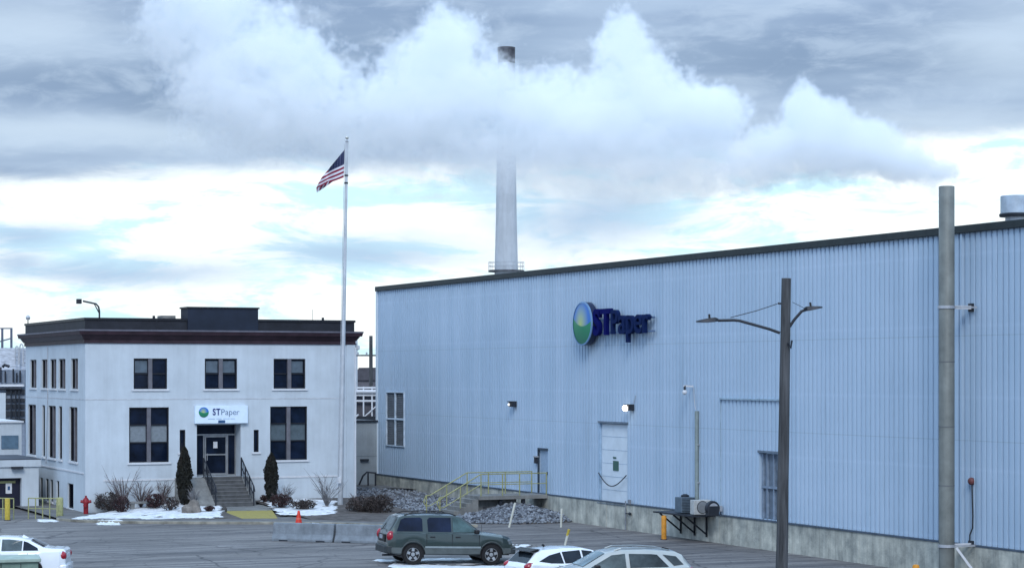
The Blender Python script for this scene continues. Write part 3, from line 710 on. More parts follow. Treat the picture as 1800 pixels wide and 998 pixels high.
# grey double door
a, b, c, d = grey
gdo = MB().box(WX+.16, a+.05, c+.02, WX+.22, b-.05, d-.05).build('double_door', M_GDOOR, wh, WO)
fr = MB(); m_ = (a+b)/2
for y in (a+.05, a+(b-a)*.3, m_+.1, b-.45, b-.10): fr.box(WX+.08, y-.03, c+.02, WX+.158, y+.04, d-.05)
fr.box(WX+.07, a+.05, c+(d-c)*.46, WX+.157, b-.05, c+(d-c)*.46+.09)
fr.build('stiffener', mat('door_stiffener', (.20, .26, .34), .5), gdo, WO)
MB().box(WX-.05, a-.08, d, WX+.02, b+.08, d+.08).build('door_hood', mat('door_hood', (.13, .17, .22), .5), wh, WO)
# louvred window
a, b, c, d = louv
lf = MB(); m_ = (a+b)/2; zc = (c+d)/2
lf.box(WX-.06, a-.06, d-.0, WX+.05, b+.06, d+.07); lf.box(WX-.06, a-.06, c-.07, WX+.05, b+.06, c); lf.box(WX-.06, a-.06, c, WX+.05, a+.03, d); lf.box(WX-.06, b-.03, c, WX+.05, b+.06, d); lf.box(WX-.055, m_-.06, c, WX+.05, m_+.06, d); lf.box(WX-.05, a, zc-.05, WX+.045, b, zc+.05)
lfo = lf.build('louvre_window', mat('louvre_frame', (.52, .62, .72), .5), wh, WO)
lv = MB(); k = 0; z = c+.04
while z < d-.05:
    lv.add([(WX+.0, a+.03, z), (WX+.0, b-.03, z), (WX+.10, b-.03, z+.09), (WX+.10, a+.03, z+.09)], [(0,1,2,3)]); z += .1
lv.box(WX+.15, a, c, WX+.2, b, d); lv.build('louvre_blades', M_LOUV, lfo, WO)
# filled opening outline
q = rW(1267, 701, 1384, 790)
ol = MB(); ol.box(WX-.075, q[0], q[3]-.05, WX-.0, q[1], q[3]+.02); ol.box(WX-.03, q[1]-.01, ZS0, WX-.001, q[1]+.01, q[3]-.051)
ol.build('infill_trim', mat('infill_trim', (.30, .41, .50), .5), wh, WO)
# downpipe-like trims right of the stack
for yy in (onX(1692, 600, WX)[0],):
    MB().box(WX-.065, yy-.05, ZS0, WX+.0, yy+.05, ZT-.05).build('sheet_joint', M_SIDE, wh, WO)

# ------------------------------------------------------------------ things on the warehouse wall
def wall_light(px, py, lab, lit):
    y, z = onX(px, py, WX); T = thing('wall_light', lab, 'wall light', (WX-.02, y, z), 0, 'floodlights on the warehouse wall')
    MB().box(-.28, -.20, -.13, 0, .20, .13).build('housing', M_DSTEEL, T, bevel=.02)
    MB().box(-.36, -.19, .11, -.0, .19, .15).build('hood', M_DSTEEL, T)
    m_ = MB().ico((0,0,0), .17 if lit else .09, 2, 0, (.9, 1.0, .85)); o = m_.build('lens', M_LIT if lit else M_LITD, T, smooth=80); o.location = (-.28, .10, -.02)
wall_light(1112, 716, 'brightly lit floodlight above the tall blue door', True)
wall_light(906, 710, 'small dark floodlight with dim lens between sign and side door', False)
cdw = MB().tube([(WX-.07, *onX(1117, 708, WX)), (WX-.07, *onX(1120, 695, WX))], .02, 6); tag(cdw.build('light_conduit', M_GALV, origin=(WX, onX(1118, 700, WX)[0], onX(1118, 700, WX)[1])), 'short conduit rising above the lit floodlight', 'conduit')
yc, zc = onX(1220, 682, WX); T = thing('security_camera', 'white dome security camera on arm above the grey conduit', 'camera', (WX-.05, yc, zc))
MB().bar((0, 0, .08), (-.45, .0, .1), .07).build('arm', M_TRIMW, T); MB().tube([(-.40, 0, .1), (-.40, 0, -.08)], .05, 8).build('stem', M_DSTEEL, T); MB().ico((-.40, 0, -.17), .11, 2).build('dome', M_TRIMW, T, smooth=80)
MB().tube([(-.02, -.1, .0), (-.02, -.15, -.5), (-.02, -.25, -.9)], .015, 5).build('cable', M_GALV, T)
yc, zc = onX(1228, 722, WX); T = thing('wall_conduit', 'tall grey vertical conduit above the air conditioning units', 'pipe', (WX-.09, yc, ZS0))
MB().tube([(0, 0, .1), (0, 0, zc-ZS0)], .085, 12).build('pipe', mat('conduit_grey_green', (.22, .27, .27), .6), T, smooth=50)
for z in (1.2, 2.8): MB().box(-.02, -.12, z, .09, .12, z+.05).build('strap', M_GALV, T)
# condenser shelf and AC units
ya_, za_ = onX(1196, 900, WX)
T = thing('equipment_shelf', 'dark steel bracket shelf under the air conditioning units', 'shelf', (WX-.12, onX(1228, 900, WX)[0], ZS0-.05))
ys0 = onX(1262, 900, WX)[0]-T.location.y; ys1 = onX(1192, 900, WX)[0]-T.location.y
MB().box(-1.1, ys0, -.06, 0, ys1, 0).build('deck', M_DSTEEL, T)
for yy in (ys0*.15+ys1*.85, ys0*.5+ys1*.5, ys0*.8+ys1*.2):
    MB().bar((-1.05, yy, -.06), (-.03, yy, -.85), .06).build('brace', M_DSTEEL, T)
    MB().bar((-.04, yy, -.06), (-.04, yy, -.95), .06).build('upright', M_DSTEEL, T)
def ac_unit(px, lab, kind):
    y = onX(px, 880, WX-.6)[0]; T = thing('condenser_unit', lab, 'air conditioner', (WX-.65, y, ZS0-.05), 0, 'air conditioning units on the shelf'); T.scale = (.88, .88, .88)
    if kind == 'box':
        MB().box(-.38, -.33, .04, .38, .33, .78).build('cabinet', mat('condenser_slate', (.10, .14, .18), .5), T, bevel=.03)
        MB().box(-.34, .331, .08, .34, .335, .74).build('grille', M_DSTEEL, T); g = MB()
        for k in range(9): g.box(-.33, -.338, .10+k*.075, .33, -.331, .13+k*.075)
        g.build('grille', M_DSTEEL, T); MB().lathe([(.2,.78),(.2,.86),(.08,.92)], 16).build('fan_cap', M_DSTEEL, T)
    elif kind == 'fan':
        MB().box(-.45, -.2, .03, .45, .2, .72).build('cabinet', mat('condenser_cream', (.42, .44, .44), .5), T, bevel=.03)
        MB().lathe([(.30, -.201), (.30, -.215), (.26, -.22)], 24, (0, 0, .38), 'y').build('fan_grille', M_DSTEEL, T)
        MB().lathe([(.27, -.222), (.06, -.235)], 24, (0, 0, .38), 'y').build('fan', mat('fan_grey', (.2, .22, .24), .5), T)
    else:
        MB().box(-.3, -.15, .03, .3, .15, .5).build('cabinet', M_DSTEEL, T, bevel=.03)
        MB().lathe([(.34, -.12), (.36, -.05), (.36, .05), (.34, .12)], 24, (0, 0, .38), 'y').build('blower_housing', M_DSTEEL, T, smooth=50)
        MB().lathe([(.25, -.13), (.05, -.14)], 24, (0, 0, .38), 'y').build('inlet', M_GALV, T)
ac_unit(1206, 'dark slate air conditioning unit at the left end of the shelf', 'box')
ac_unit(1233, 'cream air conditioning unit with round fan in middle of shelf', 'fan')
ac_unit(1254, 'round black blower unit at the right end of the shelf', 'blow')
jy, jz = onX(1270, 893, WX); T = thing('junction_box', 'small grey junction box at the siding foot beside the blower', 'box', (WX-.1, jy, jz)); MB().box(-.08, -.1, -.12, .05, .1, .12).build('case', M_GALV, T, bevel=.01); MB().tube([(0, 0, -.12), (0, 0, -.4)], .02, 6).build('pipe', M_DSTEEL, T)
# hose bibb / standpipe by the tall door
hy, hz = onX(1113, 876, WX); T = thing('standpipe', 'thin dark standpipe on the concrete base right of tall door', 'pipe', (WX-.18, onX(1106, 876, WX)[0], 0))
MB().tube([(0, 0, 0), (0, 0, 1.3)], .032, 8).build('pipe', M_LOUV, T); MB().box(-.05, -.45, 1.18, .05, -.3, 1.38).build('box', M_LOUV, T); MB().ico((0, -.4, .75), .08, 1).build('valve', M_DSTEEL, T); MB().tube([(0,0,.75),(0,-.5,.75)], .03, 6).build('branch', M_DSTEEL, T)
# fire bell
by, bz_ = onX(1711, 845, WX); T = thing('alarm_bell', 'small faded red round alarm bell with dark conduit on siding', 'alarm bell', (WX-.06, by, bz_))
MB().lathe([(.13, 0), (.13, -.06), (.08, -.12), (.001, -.13)], 20, (0,0,0), 'x').build('gong', mat('faded_red', (.14, .05, .05), .5), T, smooth=50); MB().box(-.05, -.07, -.12, .03, .07, .1).build('back_box', M_DSTEEL, T)
MB().tube([(0, 0, -.1), (0, -.05, -1.2), (0, -.03, -1.6), (0, .12, -1.85), (0, .12, -2.25)], .025, 6).build('conduit', M_DSTEEL, T)
# steel stack beside wall
sy, _ = onX(1664, 800, WX-1.05); sX = WX-1.05
T = thing('exhaust_stack', 'tall grey steel exhaust stack standing against the warehouse wall', 'chimney', (sX, sy, 0)); STK = T
rr_ = .265
MB().lathe([(rr_, 0), (rr_, 13.35), (rr_-.02, 13.37), (rr_-.03, 13.2)], 32).build('shaft', mat('stack_grey_green', (.175, .19, .18), .55, .1, .15, 1.2, streak=.25), T, smooth=50)
for z in (3.2, 5.2, 7.4): MB().lathe([(rr_+.006, z), (rr_+.006, z+.03)], 32).build('weld_band', mat('weld_grey', (.12, .13, .14), .6), T)
zb1 = 7 + (657-543)/50.3; zb2 = ZS0 - .02
for z in (zb1, zb2):
    MB().lathe([(rr_+.03, z-.05), (rr_+.03, z+.05)], 32).build('clamp', M_GALV, T)
    MB().bar((rr_*.9, 0, z), (1.0, 0, z), .12).build('bracket_arm', M_TRIMW, T)
    MB().box(.97, -.12, z-.14, 1.04, .12, z+.14).build('bracket_plate', M_DSTEEL, T)
    MB().bar((rr_*.6, -rr_*.8, z), (.98, -.35, z), .06).build('bracket_arm', M_GALV, T)
MB().bar((.2, -.28, zb2-.05), (.85, -.7, .05), .08).build('strut', M_TRIMW, T)
MB().lathe([(.38, 0), (.38, .06)], 24).build('base_plate', M_DSTEEL, T)
# roof ventilator
p = DP(1784, 380, 74); T = thing('roof_ventilator', 'round grey metal ventilator on the warehouse roof edge', 'roof vent', (p.x, p.y, ZT+.1))
zz = p.z - (ZT+.1)
MB().lathe([(.33, -.2), (.33, .45)], 24).build('neck', M_GALV, T, smooth=40); MB().lathe([(.52, .42), (.54, .5), (.50, .54)], 24).build('flange', M_DSTEEL, T, smooth=40)
MB().lathe([(.49, .54), (.49, 1.12), (.47, 1.14), (.45, 1.0)], 24).build('drum', mat('vent_pale', (.42, .50, .58), .4, .3), T, smooth=40)

# ------------------------------------------------------------------ deck with yellow rails
dy0 = onX(967, 870, WX)[0]; dy1 = dy0 + 1.8; dx0 = WX - 3.75; DZ = 1.16
T = thing('entrance_deck', 'raised concrete deck and stairs with yellow rails at the side door', 'deck', (dx0, dy0, 0)); o = (dx0, dy0, 0)
MB().box(dx0, dy0, DZ-.18, WX-.12, dy1, DZ).build('deck_slab', M_CONC, T, o, bevel=.01)
for (x, y) in ((dx0+1.2, dy0+.2), (dx0+2.4, dy0+.2), (dx0+1.2, dy1-.2)): MB().box(x-.08, y-.08, -.05, x+.08, y+.08, DZ-.18).build('support_post', M_DSTEEL, T, o)
MB().box(dx0, dy0+.55, -.05, dx0+2.2, dy1-.05, DZ-.185).build('plinth', M_CONC, T, o)
stm = MB(); ns = 6; run = 1.9
for i in range(ns):
    stm.box(dx0-run*(i+1)/ns, dy0+.08, -.05, dx0-run*i/ns-.001, dy1-.08, DZ-(DZ-.1)*(i+1)/(ns+.0)+.02)
stm.build('stairs', M_CONC, T, o)
def yrail(name, pts, posts, parent=T, org=o, m=M_YELP, mid=.5, r=.03, hgt=1.05):
    m_ = MB(); m_.tube(pts, r, 6); m_.tube([(p[0], p[1], p[2]-mid) for p in pts], r*.8, 6); m_.build('rail', m, parent, org)
    for p in posts: MB().tube([p, (p[0], p[1], p[2]-hgt)], r, 6).build('rail_post', m, parent, org)
zt_ = DZ + 1.05
for yy in (dy0+.05, dy1-.05):
    pts = [(WX-.15, yy, zt_), (dx0+.1, yy, zt_), (dx0-run+.1, yy, zt_-DZ+.12), (dx0-run-.12, yy, zt_-DZ+.10)]
    yrail('r', pts, [(WX-.18, yy, zt_), (WX-1.6, yy, zt_), (WX-2.5, yy, zt_), (dx0+.12, yy, zt_), (dx0-run*.5, yy, zt_-DZ*.47), (dx0-run-.1, yy, zt_-DZ+.10)])
for i in (0, 1):
    x = dx0-run-.13 - .0; yy = (dy0+.05, dy1-.05)[i]
    MB().tube([(x, yy, zt_-DZ+.1), (x-.12, yy, zt_-DZ-.2), (x, yy, zt_-DZ-.42)], .028, 6).build('rail_return', M_YELP, T, o)
# ------------------------------------------------------------------ low grey annex between the buildings
T = thing('link_building', 'low grey flat roofed block between the office and the warehouse', 'building', (OX1, 118.6, 0)); o = (OX1, 118.6, 0)
xa, _ = OX1-.6, 0
m_ = MB(); m_.box(xa, 118.6, 0, WX-.02, 126, 4.2); m_.build('wall', mat('annex_grey', (.27, .31, .34), .85, 0, .08, 1, streak=.15), T, o)
MB().box(xa-.1, 118.5, 4.2, WX-.03, 126, 4.3).build('coping', M_DSTEEL, T, o); MB().box(xa, 118.585, 2.2, WX-.03, 118.599, 2.22).build('joint', mat('joint', (.16, .19, .22), .8), T, o)
bx_ = onY(640, 808, 118.6); MB().box(bx_[0]-.25, 118.45, bx_[1]-.06, bx_[0]+.25, 118.6, bx_[1]+.06).build('wall_vent', M_DSTEEL, T, o)
T = thing('ramp_rail', 'dark metal rail around the hatch at the warehouse corner', 'handrail', (42, 117.5, .6))
p1, p2, p3, p4 = DP(627, 852, 125) , DP(645, 829, 125), DP(660, 829, 124), DP(632, 842, 125)
o = tuple(T.location)
MB().tube([DP(631, 852, 122), DP(638, 836, 122), DP(645, 829, 122), DP(662, 831, 122)], .05, 6).build('rail', M_DSTEEL, T, o)
for px in (647, 660): MB().tube([DP(px, 830, 122), DP(px, 853, 122)], .045, 6).build('post', M_DSTEEL, T, o)

# raised stone bank with ledge
LEDGE_Z = .56
def rockz(x, y):
    # bank between pavement and ledge on the left, plus a pile by the deck
    d = WX - x
    z = 0.0
    if y > 112.0: z = LEDGE_Z
    return z
bank = MB()
B0 = [G(612, 905), G(680, 905), G(775, 906)]
lg_ = MB()
c1, c2, c3, c4 = G(615, 854, LEDGE_Z), G(845, 863, LEDGE_Z), (WX-.11, 118.6), (WX-.11, 112.2)
lg_.add([(c1.x, c1.y, LEDGE_Z), (c2.x, c2.y, LEDGE_Z), (c4[0], c4[1], LEDGE_Z), (c3[0], c3[1], LEDGE_Z), (c1.x, 118.59, LEDGE_Z),
         (c1.x, c1.y, -.05), (c2.x, c2.y, -.05), (c4[0], c4[1], -.05)], [(0,1,2,3,4), (0,5,6,1), (1,6,7,2)])
tag(lg_.build('upper_path', M_PAVE), kind='structure')
kk = MB(); kk.bar((c1.x, c1.y-.06, LEDGE_Z-.07), (c2.x, c2.y-.06, LEDGE_Z-.07), .12, .18); tag(kk.build('kerb', mat('ledge_kerb', (.24, .25, .26), .9)), kind='structure')
def quadpt(P, u, v): return P[0]*(1-u)*(1-v)+P[1]*u*(1-v)+P[2]*u*v+P[3]*(1-u)*v
rnd = random.Random(4)
BK = [G(610, 903, .12), G(790, 908, .05), Vector((c2.x, c2.y-.1, .48)), Vector((c1.x, c1.y-.1, .48))]
bm_ = MB(); nu, nv = 30, 12
bm_.add([tuple(quadpt(BK, i/nu, j/nv) + Vector((0, 0, .05*hn(i*.5, j*.5)))) for i in range(nu+1) for j in range(nv+1)], [(i*(nv+1)+j, (i+1)*(nv+1)+j, (i+1)*(nv+1)+j+1, i*(nv+1)+j+1) for i in range(nu) for j in range(nv)])
tag(bm_.build('bank', M_TERR, smooth=70), kind='structure')
stn = MB()
for k in range(3800):
    u, v = rnd.random(), rnd.random(); p = quadpt(BK, u, v); s = rnd.uniform(.035, .095)
    stn.ico((p.x, p.y, p.z+s*.3), s, 1, .25, (1, .8, .7), rnd)
tag(stn.build('bank_stones', M_STONE), 'loose grey riprap stones covering the bank below the upper path', 'stones', kind='stuff')
# rock pile near the deck
pc_ = Vector((WX-1.9, dy0+.2, 0))
def pilez(x, y):
    dx = (x-pc_.x)/(3.6 if x < pc_.x else 3.4); dyy = (y-pc_.y)/(2.4 if y > pc_.y else 3.4)
    r = math.sqrt(dx*dx+dyy*dyy); return .72*max(0, 1-r)**.8 + .05*hn(x*1.5, y*1.5)*(r < 1) + (.0 if r < 1 else -.2)
pm = MB(); x0_, x1_, y0_, y1_ = pc_.x-3.8, WX-.1, pc_.y-3.6, pc_.y+2.5; nx, ny = 36, 36
pm.add([(x0_+(x1_-x0_)*i/nx, y0_+(y1_-y0_)*j/ny, pilez(x0_+(x1_-x0_)*i/nx, y0_+(y1_-y0_)*j/ny)) for i in range(nx+1) for j in range(ny+1)], [(i*(ny+1)+j, (i+1)*(ny+1)+j, (i+1)*(ny+1)+j+1, i*(ny+1)+j+1) for i in range(nx) for j in range(ny)])
tag(pm.build('mound', M_TERR, smooth=70), kind='structure')
stn = MB(); k = 0
while k < 6500:
    x = rnd.uniform(x0_, x1_); y = rnd.uniform(y0_, y1_); z = pilez(x, y)
    if z < .015: continue
    s = rnd.uniform(.03, .075) * (1.9 if rnd.random() < .08 else 1); stn.ico((x, y, z+s*.35), s, 1, .28, (1, .8, .7), rnd); k += 1
tag(stn.build('rubble_pile', M_STONE), 'pile of broken grey rubble beneath the yellow railed deck', 'rubble', kind='stuff')
# marker stakes
def stake(px, py, h, lab, lean=0, tip=False, z=0, grp='marker stakes around the rubble'):
    p = G(px, py); T = thing('marker_stake', lab, 'stake', (p.x, p.y, z), 0, grp); r_ = Vector((ct, -st, 0))
    MB().tube([(0, 0, -.1), tuple(r_*lean + Vector((0, 0, h)))], .05, 8).build('post', M_STAKE, T)
    if tip:
        q = r_*lean + Vector((0, 0, h)); q2 = r_*lean*.62 + Vector((0, 0, h*.62)); MB().tube([tuple(q2), tuple(q*1.02)], .056, 8).build('yellow_sleeve', M_YEL, T)
stake(894, 926, 1.12, 'white leaning stake in front of the rubble pile', .3)
stake(986, 926, .85, 'white upright stake at the right foot of the rubble pile', .03)
stake(992, 958, .65, 'white stake with yellow sleeve behind the white hatchback', .19, True)
stake(816, 914, .75, 'short white stake at the foot of the yellow railed stairs', 0)

# ------------------------------------------------------------------ bollards, hydrant, cone, barriers
def bollard(p, h, r, m, lab, grp):
    T = thing('bollard', lab, 'bollard', (p.x, p.y, p.z), 0, grp)
    MB().lathe([(r, -.05), (r, h-.04), (r*.8, h), (.001, h+.02)], 16).build('post', m, T, smooth=45); MB().lathe([(r+.04, 0), (r+.04, .03)], 16).build('base_collar', M_DSTEEL, T)
bollard(G(1167, 948), 1.02, .11, M_ORA, 'ochre bollard standing before the air conditioning shelf', 'bollards')
bollard(GD(1610, 67.5), 1.05, .11, M_ORA, 'ochre bollard at the picture foot left of the exhaust stack', 'bollards')
bollard(G(105, 910), 1.0, .17, M_YELP, 'thick pale yellow bollard left of the red hydrant', 'bollards')
bollard(G(13, 914), 1.05, .13, M_YEL, 'yellow bollard in front of the dark annex door', 'bollards')
T = thing('fire_hydrant', 'red fire hydrant at the corner of the office', 'fire hydrant', tuple(G(151, 907)))
MB().lathe([(.17, 0), (.17, .05), (.12, .07), (.12, .62), (.16, .64), (.16, .70)], 16).build('barrel', M_RED, T, smooth=35)
MB().lathe([(.17, .70), (.15, .82), (.08, .92), (.05, .94), (.05, 1.02)], 16).build('bonnet', M_RED, T, smooth=35)
for s_ in (-1, 1): MB().tube([tuple(Vector((ct, -st, 0))*s_*.08 + Vector((0,0,.72))), tuple(Vector((ct, -st, 0))*s_*.26 + Vector((0,0,.74)))], .075, 10).build('nozzle', M_RED, T)
MB().tube([tuple(Vector((-st, -ct, 0))*.08 + Vector((0,0,.55))), tuple(Vector((-st, -ct, 0))*.24 + Vector((0,0,.55)))], .09, 10).build('pumper_nozzle', M_RED, T)
T = thing('traffic_cone', 'orange red traffic cone on pavement behind the concrete barrier', 'traffic cone', tuple(G(525, 923, .12)))
MB().lathe([(.17, .03), (.05, .66), (.03, .68)], 20).build('cone', M_CONE, T, smooth=45); MB().box(-.2, -.2, 0, .2, .2, .03).build('base', M_CONE, T, bevel=.01); MB().lathe([(.125, .28), (.098, .40)], 20).build('collar', mat('cone_band', (.62, .12, .08), .5), T)
def barrier(pa_, pb_, lab):
    d = (pb_-pa_); L_ = d.length; T = thing('concrete_barrier', lab, 'barrier', tuple((pa_+pb_)/2), math.atan2(d.y, d.x), 'concrete barriers at the lot edge')
    prof = [(-.32, 0), (-.32, .10), (-.20, .30), (-.13, .74), (-.10, .76), (.10, .76), (.13, .74), (.20, .30), (.32, .10), (.32, 0)]
    MB().prism(prof, lambda y, z: (-L_/2+.02, y, z), lambda y, z: (L_/2-.02, y, z)).build('barrier_body', M_BARR, T, bevel=.02)
    for x in (-L_*.3, L_*.3): MB().box(x-.2, -.325, 0.0, x+.2, -.30, .06).build('lifting_slot', M_DSTEEL, T)
barrier(G(482, 949), G(590, 952), 'left concrete barrier of the two, fully in view')
barrier(G(592, 952), G(700, 955), 'right concrete barrier of the two, behind the green car')

# ------------------------------------------------------------------ left annex with door, rails
T = thing('side_annex', 'low pale annex with dark doorway left of the office', 'building', (OX-4, 109, 0))
ay = 113.2; xr = onY(68, 850, ay)[0]; zr_ = 7 - (807-657)/33.3; xl = xr-9; o = tuple(T.location)
dr = (onY(0, 836, ay)[0]-1.2, onY(38, 836, ay)[0], 0.0, 7-(837-657)/33.3)
m_ = MB(); panel(m_, xl, xr, -.05, zr_, [dr], .5, lambda u, z, d: (u, ay+d, z)); m_.quad((xr, ay, -.05), (xr, ay+6, -.05), (xr, ay+6, zr_), (xr, ay, zr_)); m_.quad((xl, ay, zr_), (xr, ay, zr_), (xr, ay+6, zr_), (xl, ay+6, zr_)); m_.build('wall', M_STUCCO, T, o, fixn=False)
MB().box(xl, ay-.1, zr_-.32, xr+.1, ay-.002, zr_+.04).build('fascia', M_STUCCO, T, o); MB().box(xl, ay-.1, zr_+.045, xr+.1, ay+6, zr_+.09).build('roof', mat('annex_roof', (.05, .06, .08), .6), T, o)
do_ = MB().box(dr[0], ay+.4, 0, dr[1], ay+.45, dr[3]).build('door', mat('annex_door_dark', (.012, .013, .03), .4), T, o)
nx_, nz_ = onY(18, 858, ay); MB().box(nx_-.16, ay+.38, nz_-.28, nx_+.16, ay+.397, nz_+.28).build('notice', M_TRIMW, do_, o); MB().box(nx_-.06, ay+.37, nz_-.1, nx_+.06, ay+.379, nz_+.1).build('notice_mark', mat('print_plate_blue', (.03, .09, .20), .5), do_, o)
MB().box(dr[0]+.3, ay+.35, dr[3]-.28, dr[1]-.25, ay+.395, dr[3]-.16).build('transom_bar', M_YELP, T, o)
lx, lz2 = onY(29, 822, ay); MB().box(lx-.3, ay-.3, lz2-.05, lx+.3, ay-.1, lz2+.08).build('lamp', M_DSTEEL, T, o)
# upper floor block behind annex
T2 = thing('rear_block', 'pale low block with blue louvre behind the side annex', 'building', (xl, ay+6, 0)); o2 = tuple(T2.location)
yb3 = 122.5; xq = onY(38, 760, yb3)[0]; zq = 7-(742-657)/31.0
MB().box(xl-4, yb3, 0, xq, yb3+8, zq).build('wall', M_STUCCO, T2, o2)
v0 = onY(2, 765, yb3); v1 = onY(32, 788, yb3); MB().box(v0[0], yb3-.05, v1[1], v1[0], yb3-.002, v0[1]).build('louvre', mat('blue_louvre', (.10, .17, .24), .5), T2, o2)
MB().box(xl-4, yb3-.1, zq, xq+.1, yb3+8, zq+.1).build('coping', M_TRIMW, T2, o2)
def lowrail(px0, px1, py, lab, m=M_YELP):
    p, q = G(px0, py), G(px1, py+1); T = thing('guard_rail', lab, 'guard rail', tuple(p), 0, 'low yellow guard rails'); d = q-p; h = 1.0
    MB().tube([(0,0,h), (d.x, d.y, h)], .03, 6).build('rail', m, T); MB().tube([(0,0,h*.5), (d.x, d.y, h*.5)], .025, 6).build('rail', m, T)
    for k in range(5): MB().tube([(d.x*k/4, d.y*k/4, 0), (d.x*k/4, d.y*k/4, h)], .03, 6).build('rail_post', m, T)
lowrail(50, 100, 911, 'pale yellow guard rail by the office basement windows')
lowrail(-14, 24, 911, 'yellow guard rail in front of the dark annex door')

# ------------------------------------------------------------------ flagpole and flag
fb = G(598, 897, .12); tipp = Vector((0,0,0)); r_ = Vector((ct, -st, 0)); sF = FPX/(fb.x*st+fb.y*ct)
hp = 7 + (657-250)/sF - .12; leanx = 12/sF
T = thing('flagpole', 'tall white tapered flagpole in front of the office', 'flagpole', tuple(fb))
MB().tube([(0,0,0)] + [tuple(r_*leanx*k/10 + Vector((0,0,hp*k/10))) for k in range(1, 11)], [.135] + [.135-.075*k/10 for k in range(1, 11)], 16).build('shaft', mat('pole_white', (.50, .53, .56), .35, .3, .08, 2), T, smooth=50)
MB().lathe([(.22, 0), (.22, .06), (.16, .10), (.15, .2)], 16).build('base_flange', M_GALV, T)
tp = r_*leanx + Vector((0,0,hp)); MB().lathe([(.07, 0), (.09, .05), (.03, .10)], 12, tuple(tp)).build('truck', M_GALV, T); MB().ico(tuple(tp+Vector((0,0,.22))), .09, 2).build('ball', mat('pole_ball', (.6,.6,.55), .3, .6), T, smooth=80)
hy_ = MB().tube([tuple(r_*(-.12) + Vector((0,0,1.6))), tuple(r_*(leanx-.11) + Vector((0,0,hp-.1)))], .012, 4); hy_.build('halyard', M_GALV, T)
for z in (hp-1.72, hp-2.1): MB().lathe([(.095, z), (.095, z+.08)], 12, tuple(r_*leanx*(z/hp))).build('halyard_ring', M_DSTEEL, T)
MB().box(-.2, -.3, 1.4, -.05, -.1, 1.7).build('cleat_box', M_TRIMW, T)
def make_flag():
    def P(px, py, dep=0): 
        k = fb.x*st+fb.y*ct; return DP(px, py, k+dep)
    mb = MB(); uvs = []
    edge_ = [(556, 330), (558, 325), (561, 319), (566, 311), (573, 303), (581, 293), (591, 281), (600, 270), (606, 263)]
    def cv(c_, t):
        x = t*(len(c_)-1); i = min(int(x), len(c_)-2); f_ = x-i; return (c_[i][0]*(1-f_)+c_[i+1][0]*f_, c_[i][1]*(1-f_)+c_[i+1][1]*f_)
    nu, nv = 30, 30
    for i in range(nu+1):
        for j in range(nv+1):
            u, v = i/nu, j/nv; b_ = cv(edge_, v); hx_, hy2 = 604 + 2*v, 312 - 50*v
            px = hx_ + (b_[0]-hx_)*u; py = hy2 + (b_[1]-hy2)*u + 1.1*math.sin(u*8+v*2)*u*(1-v)
            mb.v.append(tuple(P(px, py, .28*math.sin(px*.22+v*2)*u))); uvs.append((abs(px-hx_)/66, v))
    mb.f = [(i*(nv+1)+j, (i+1)*(nv+1)+j, (i+1)*(nv+1)+j+1, i*(nv+1)+j+1) for i in range(nu) for j in range(nv)]
    o_ = len(mb.v); n2_ = 14
    top2 = [(556, 330), (570, 320.5), (580, 317.5), (590, 315)]; bot2 = [(557, 338.5), (566, 332.5), (577, 325), (590, 315.6)]
    for i in range(n2_+1):
        for j in range(5):
            t_, q_ = i/n2_, j/4; a_, b_ = cv(top2, t_), cv(bot2, t_)
            px, py = a_[0]*(1-q_)+b_[0]*q_, a_[1]*(1-q_)+b_[1]*q_ - .4*(1-q_)
            mb.v.append(tuple(P(px, py, .15+.2*math.sin(px*.5)))); uvs.append((.8+.01*j, .02+.62*t_+.05*q_))
    mb.f += [(o_+i*5+j, o_+(i+1)*5+j, o_+(i+1)*5+j+1, o_+i*5+j+1) for i in range(n2_) for j in range(4)]
    m = bpy.data.materials.new('flag_cloth'); m.use_nodes = True; t = m.node_tree; b = t.nodes['Principled BSDF']; b.inputs['Roughness'].default_value = .8
    uvn = t.nodes.new('ShaderNodeUVMap'); uvn.uv_map = 'UVMap'; sp = t.nodes.new('ShaderNodeSeparateXYZ'); t.links.new(uvn.outputs[0], sp.inputs[0])
    def mm(op, a_, b2=0.0):
        n_ = t.nodes.new('ShaderNodeMath'); n_.operation = op
        for i, v in enumerate((a_, b2)):
            if isinstance(v, (int, float)): n_.inputs[i].default_value = v
            else: t.links.new(v, n_.inputs[i])
        return n_.outputs[0]
    U, V = sp.outputs[0], sp.outputs[1]
    red = mm('LESS_THAN', mm('MODULO', mm('MULTIPLY', V, 13), 2), 1)
    can = mm('MULTIPLY', mm('LESS_THAN', U, .42), mm('GREATER_THAN', V, 6/13))
    su = mm('SUBTRACT', mm('FRACT', mm('MULTIPLY', U, 14)), .5); sv = mm('SUBTRACT', mm('FRACT', mm('MULTIPLY', V, 15)), .5)
    star = mm('LESS_THAN', mm('ADD', mm('MULTIPLY', su, su), mm('MULTIPLY', sv, sv)), .05)
    def mix(f, a_, b2):
        n_ = t.nodes.new('ShaderNodeMix'); n_.data_type = 'RGBA'; t.links.new(f, n_.inputs[0])
        for s, v in ((n_.inputs[6], a_), (n_.inputs[7], b2)):
            if isinstance(v, tuple): s.default_value = (*v, 1)
            else: t.links.new(v, s)
        return n_.outputs[2]
    c_ = mix(red, (.60, .60, .66), (.21, .008, .035)); c_ = mix(can, c_, mix(star, (.006, .010, .05), (.10, .12, .20)))
    t.links.new(c_, b.inputs['Base Color'])
    org = tuple(P(606, 312)); ob = mb.build('flag', m, None, org, smooth=80, fixn=False)
    uvl = ob.data.uv_layers.new(name='UVMap')
    for l in ob.data.loops: uvl.data[l.index].uv = uvs[l.vertex_index]
    tag(ob, 'drooping American flag flying from the white flagpole', 'flag')
make_flag()

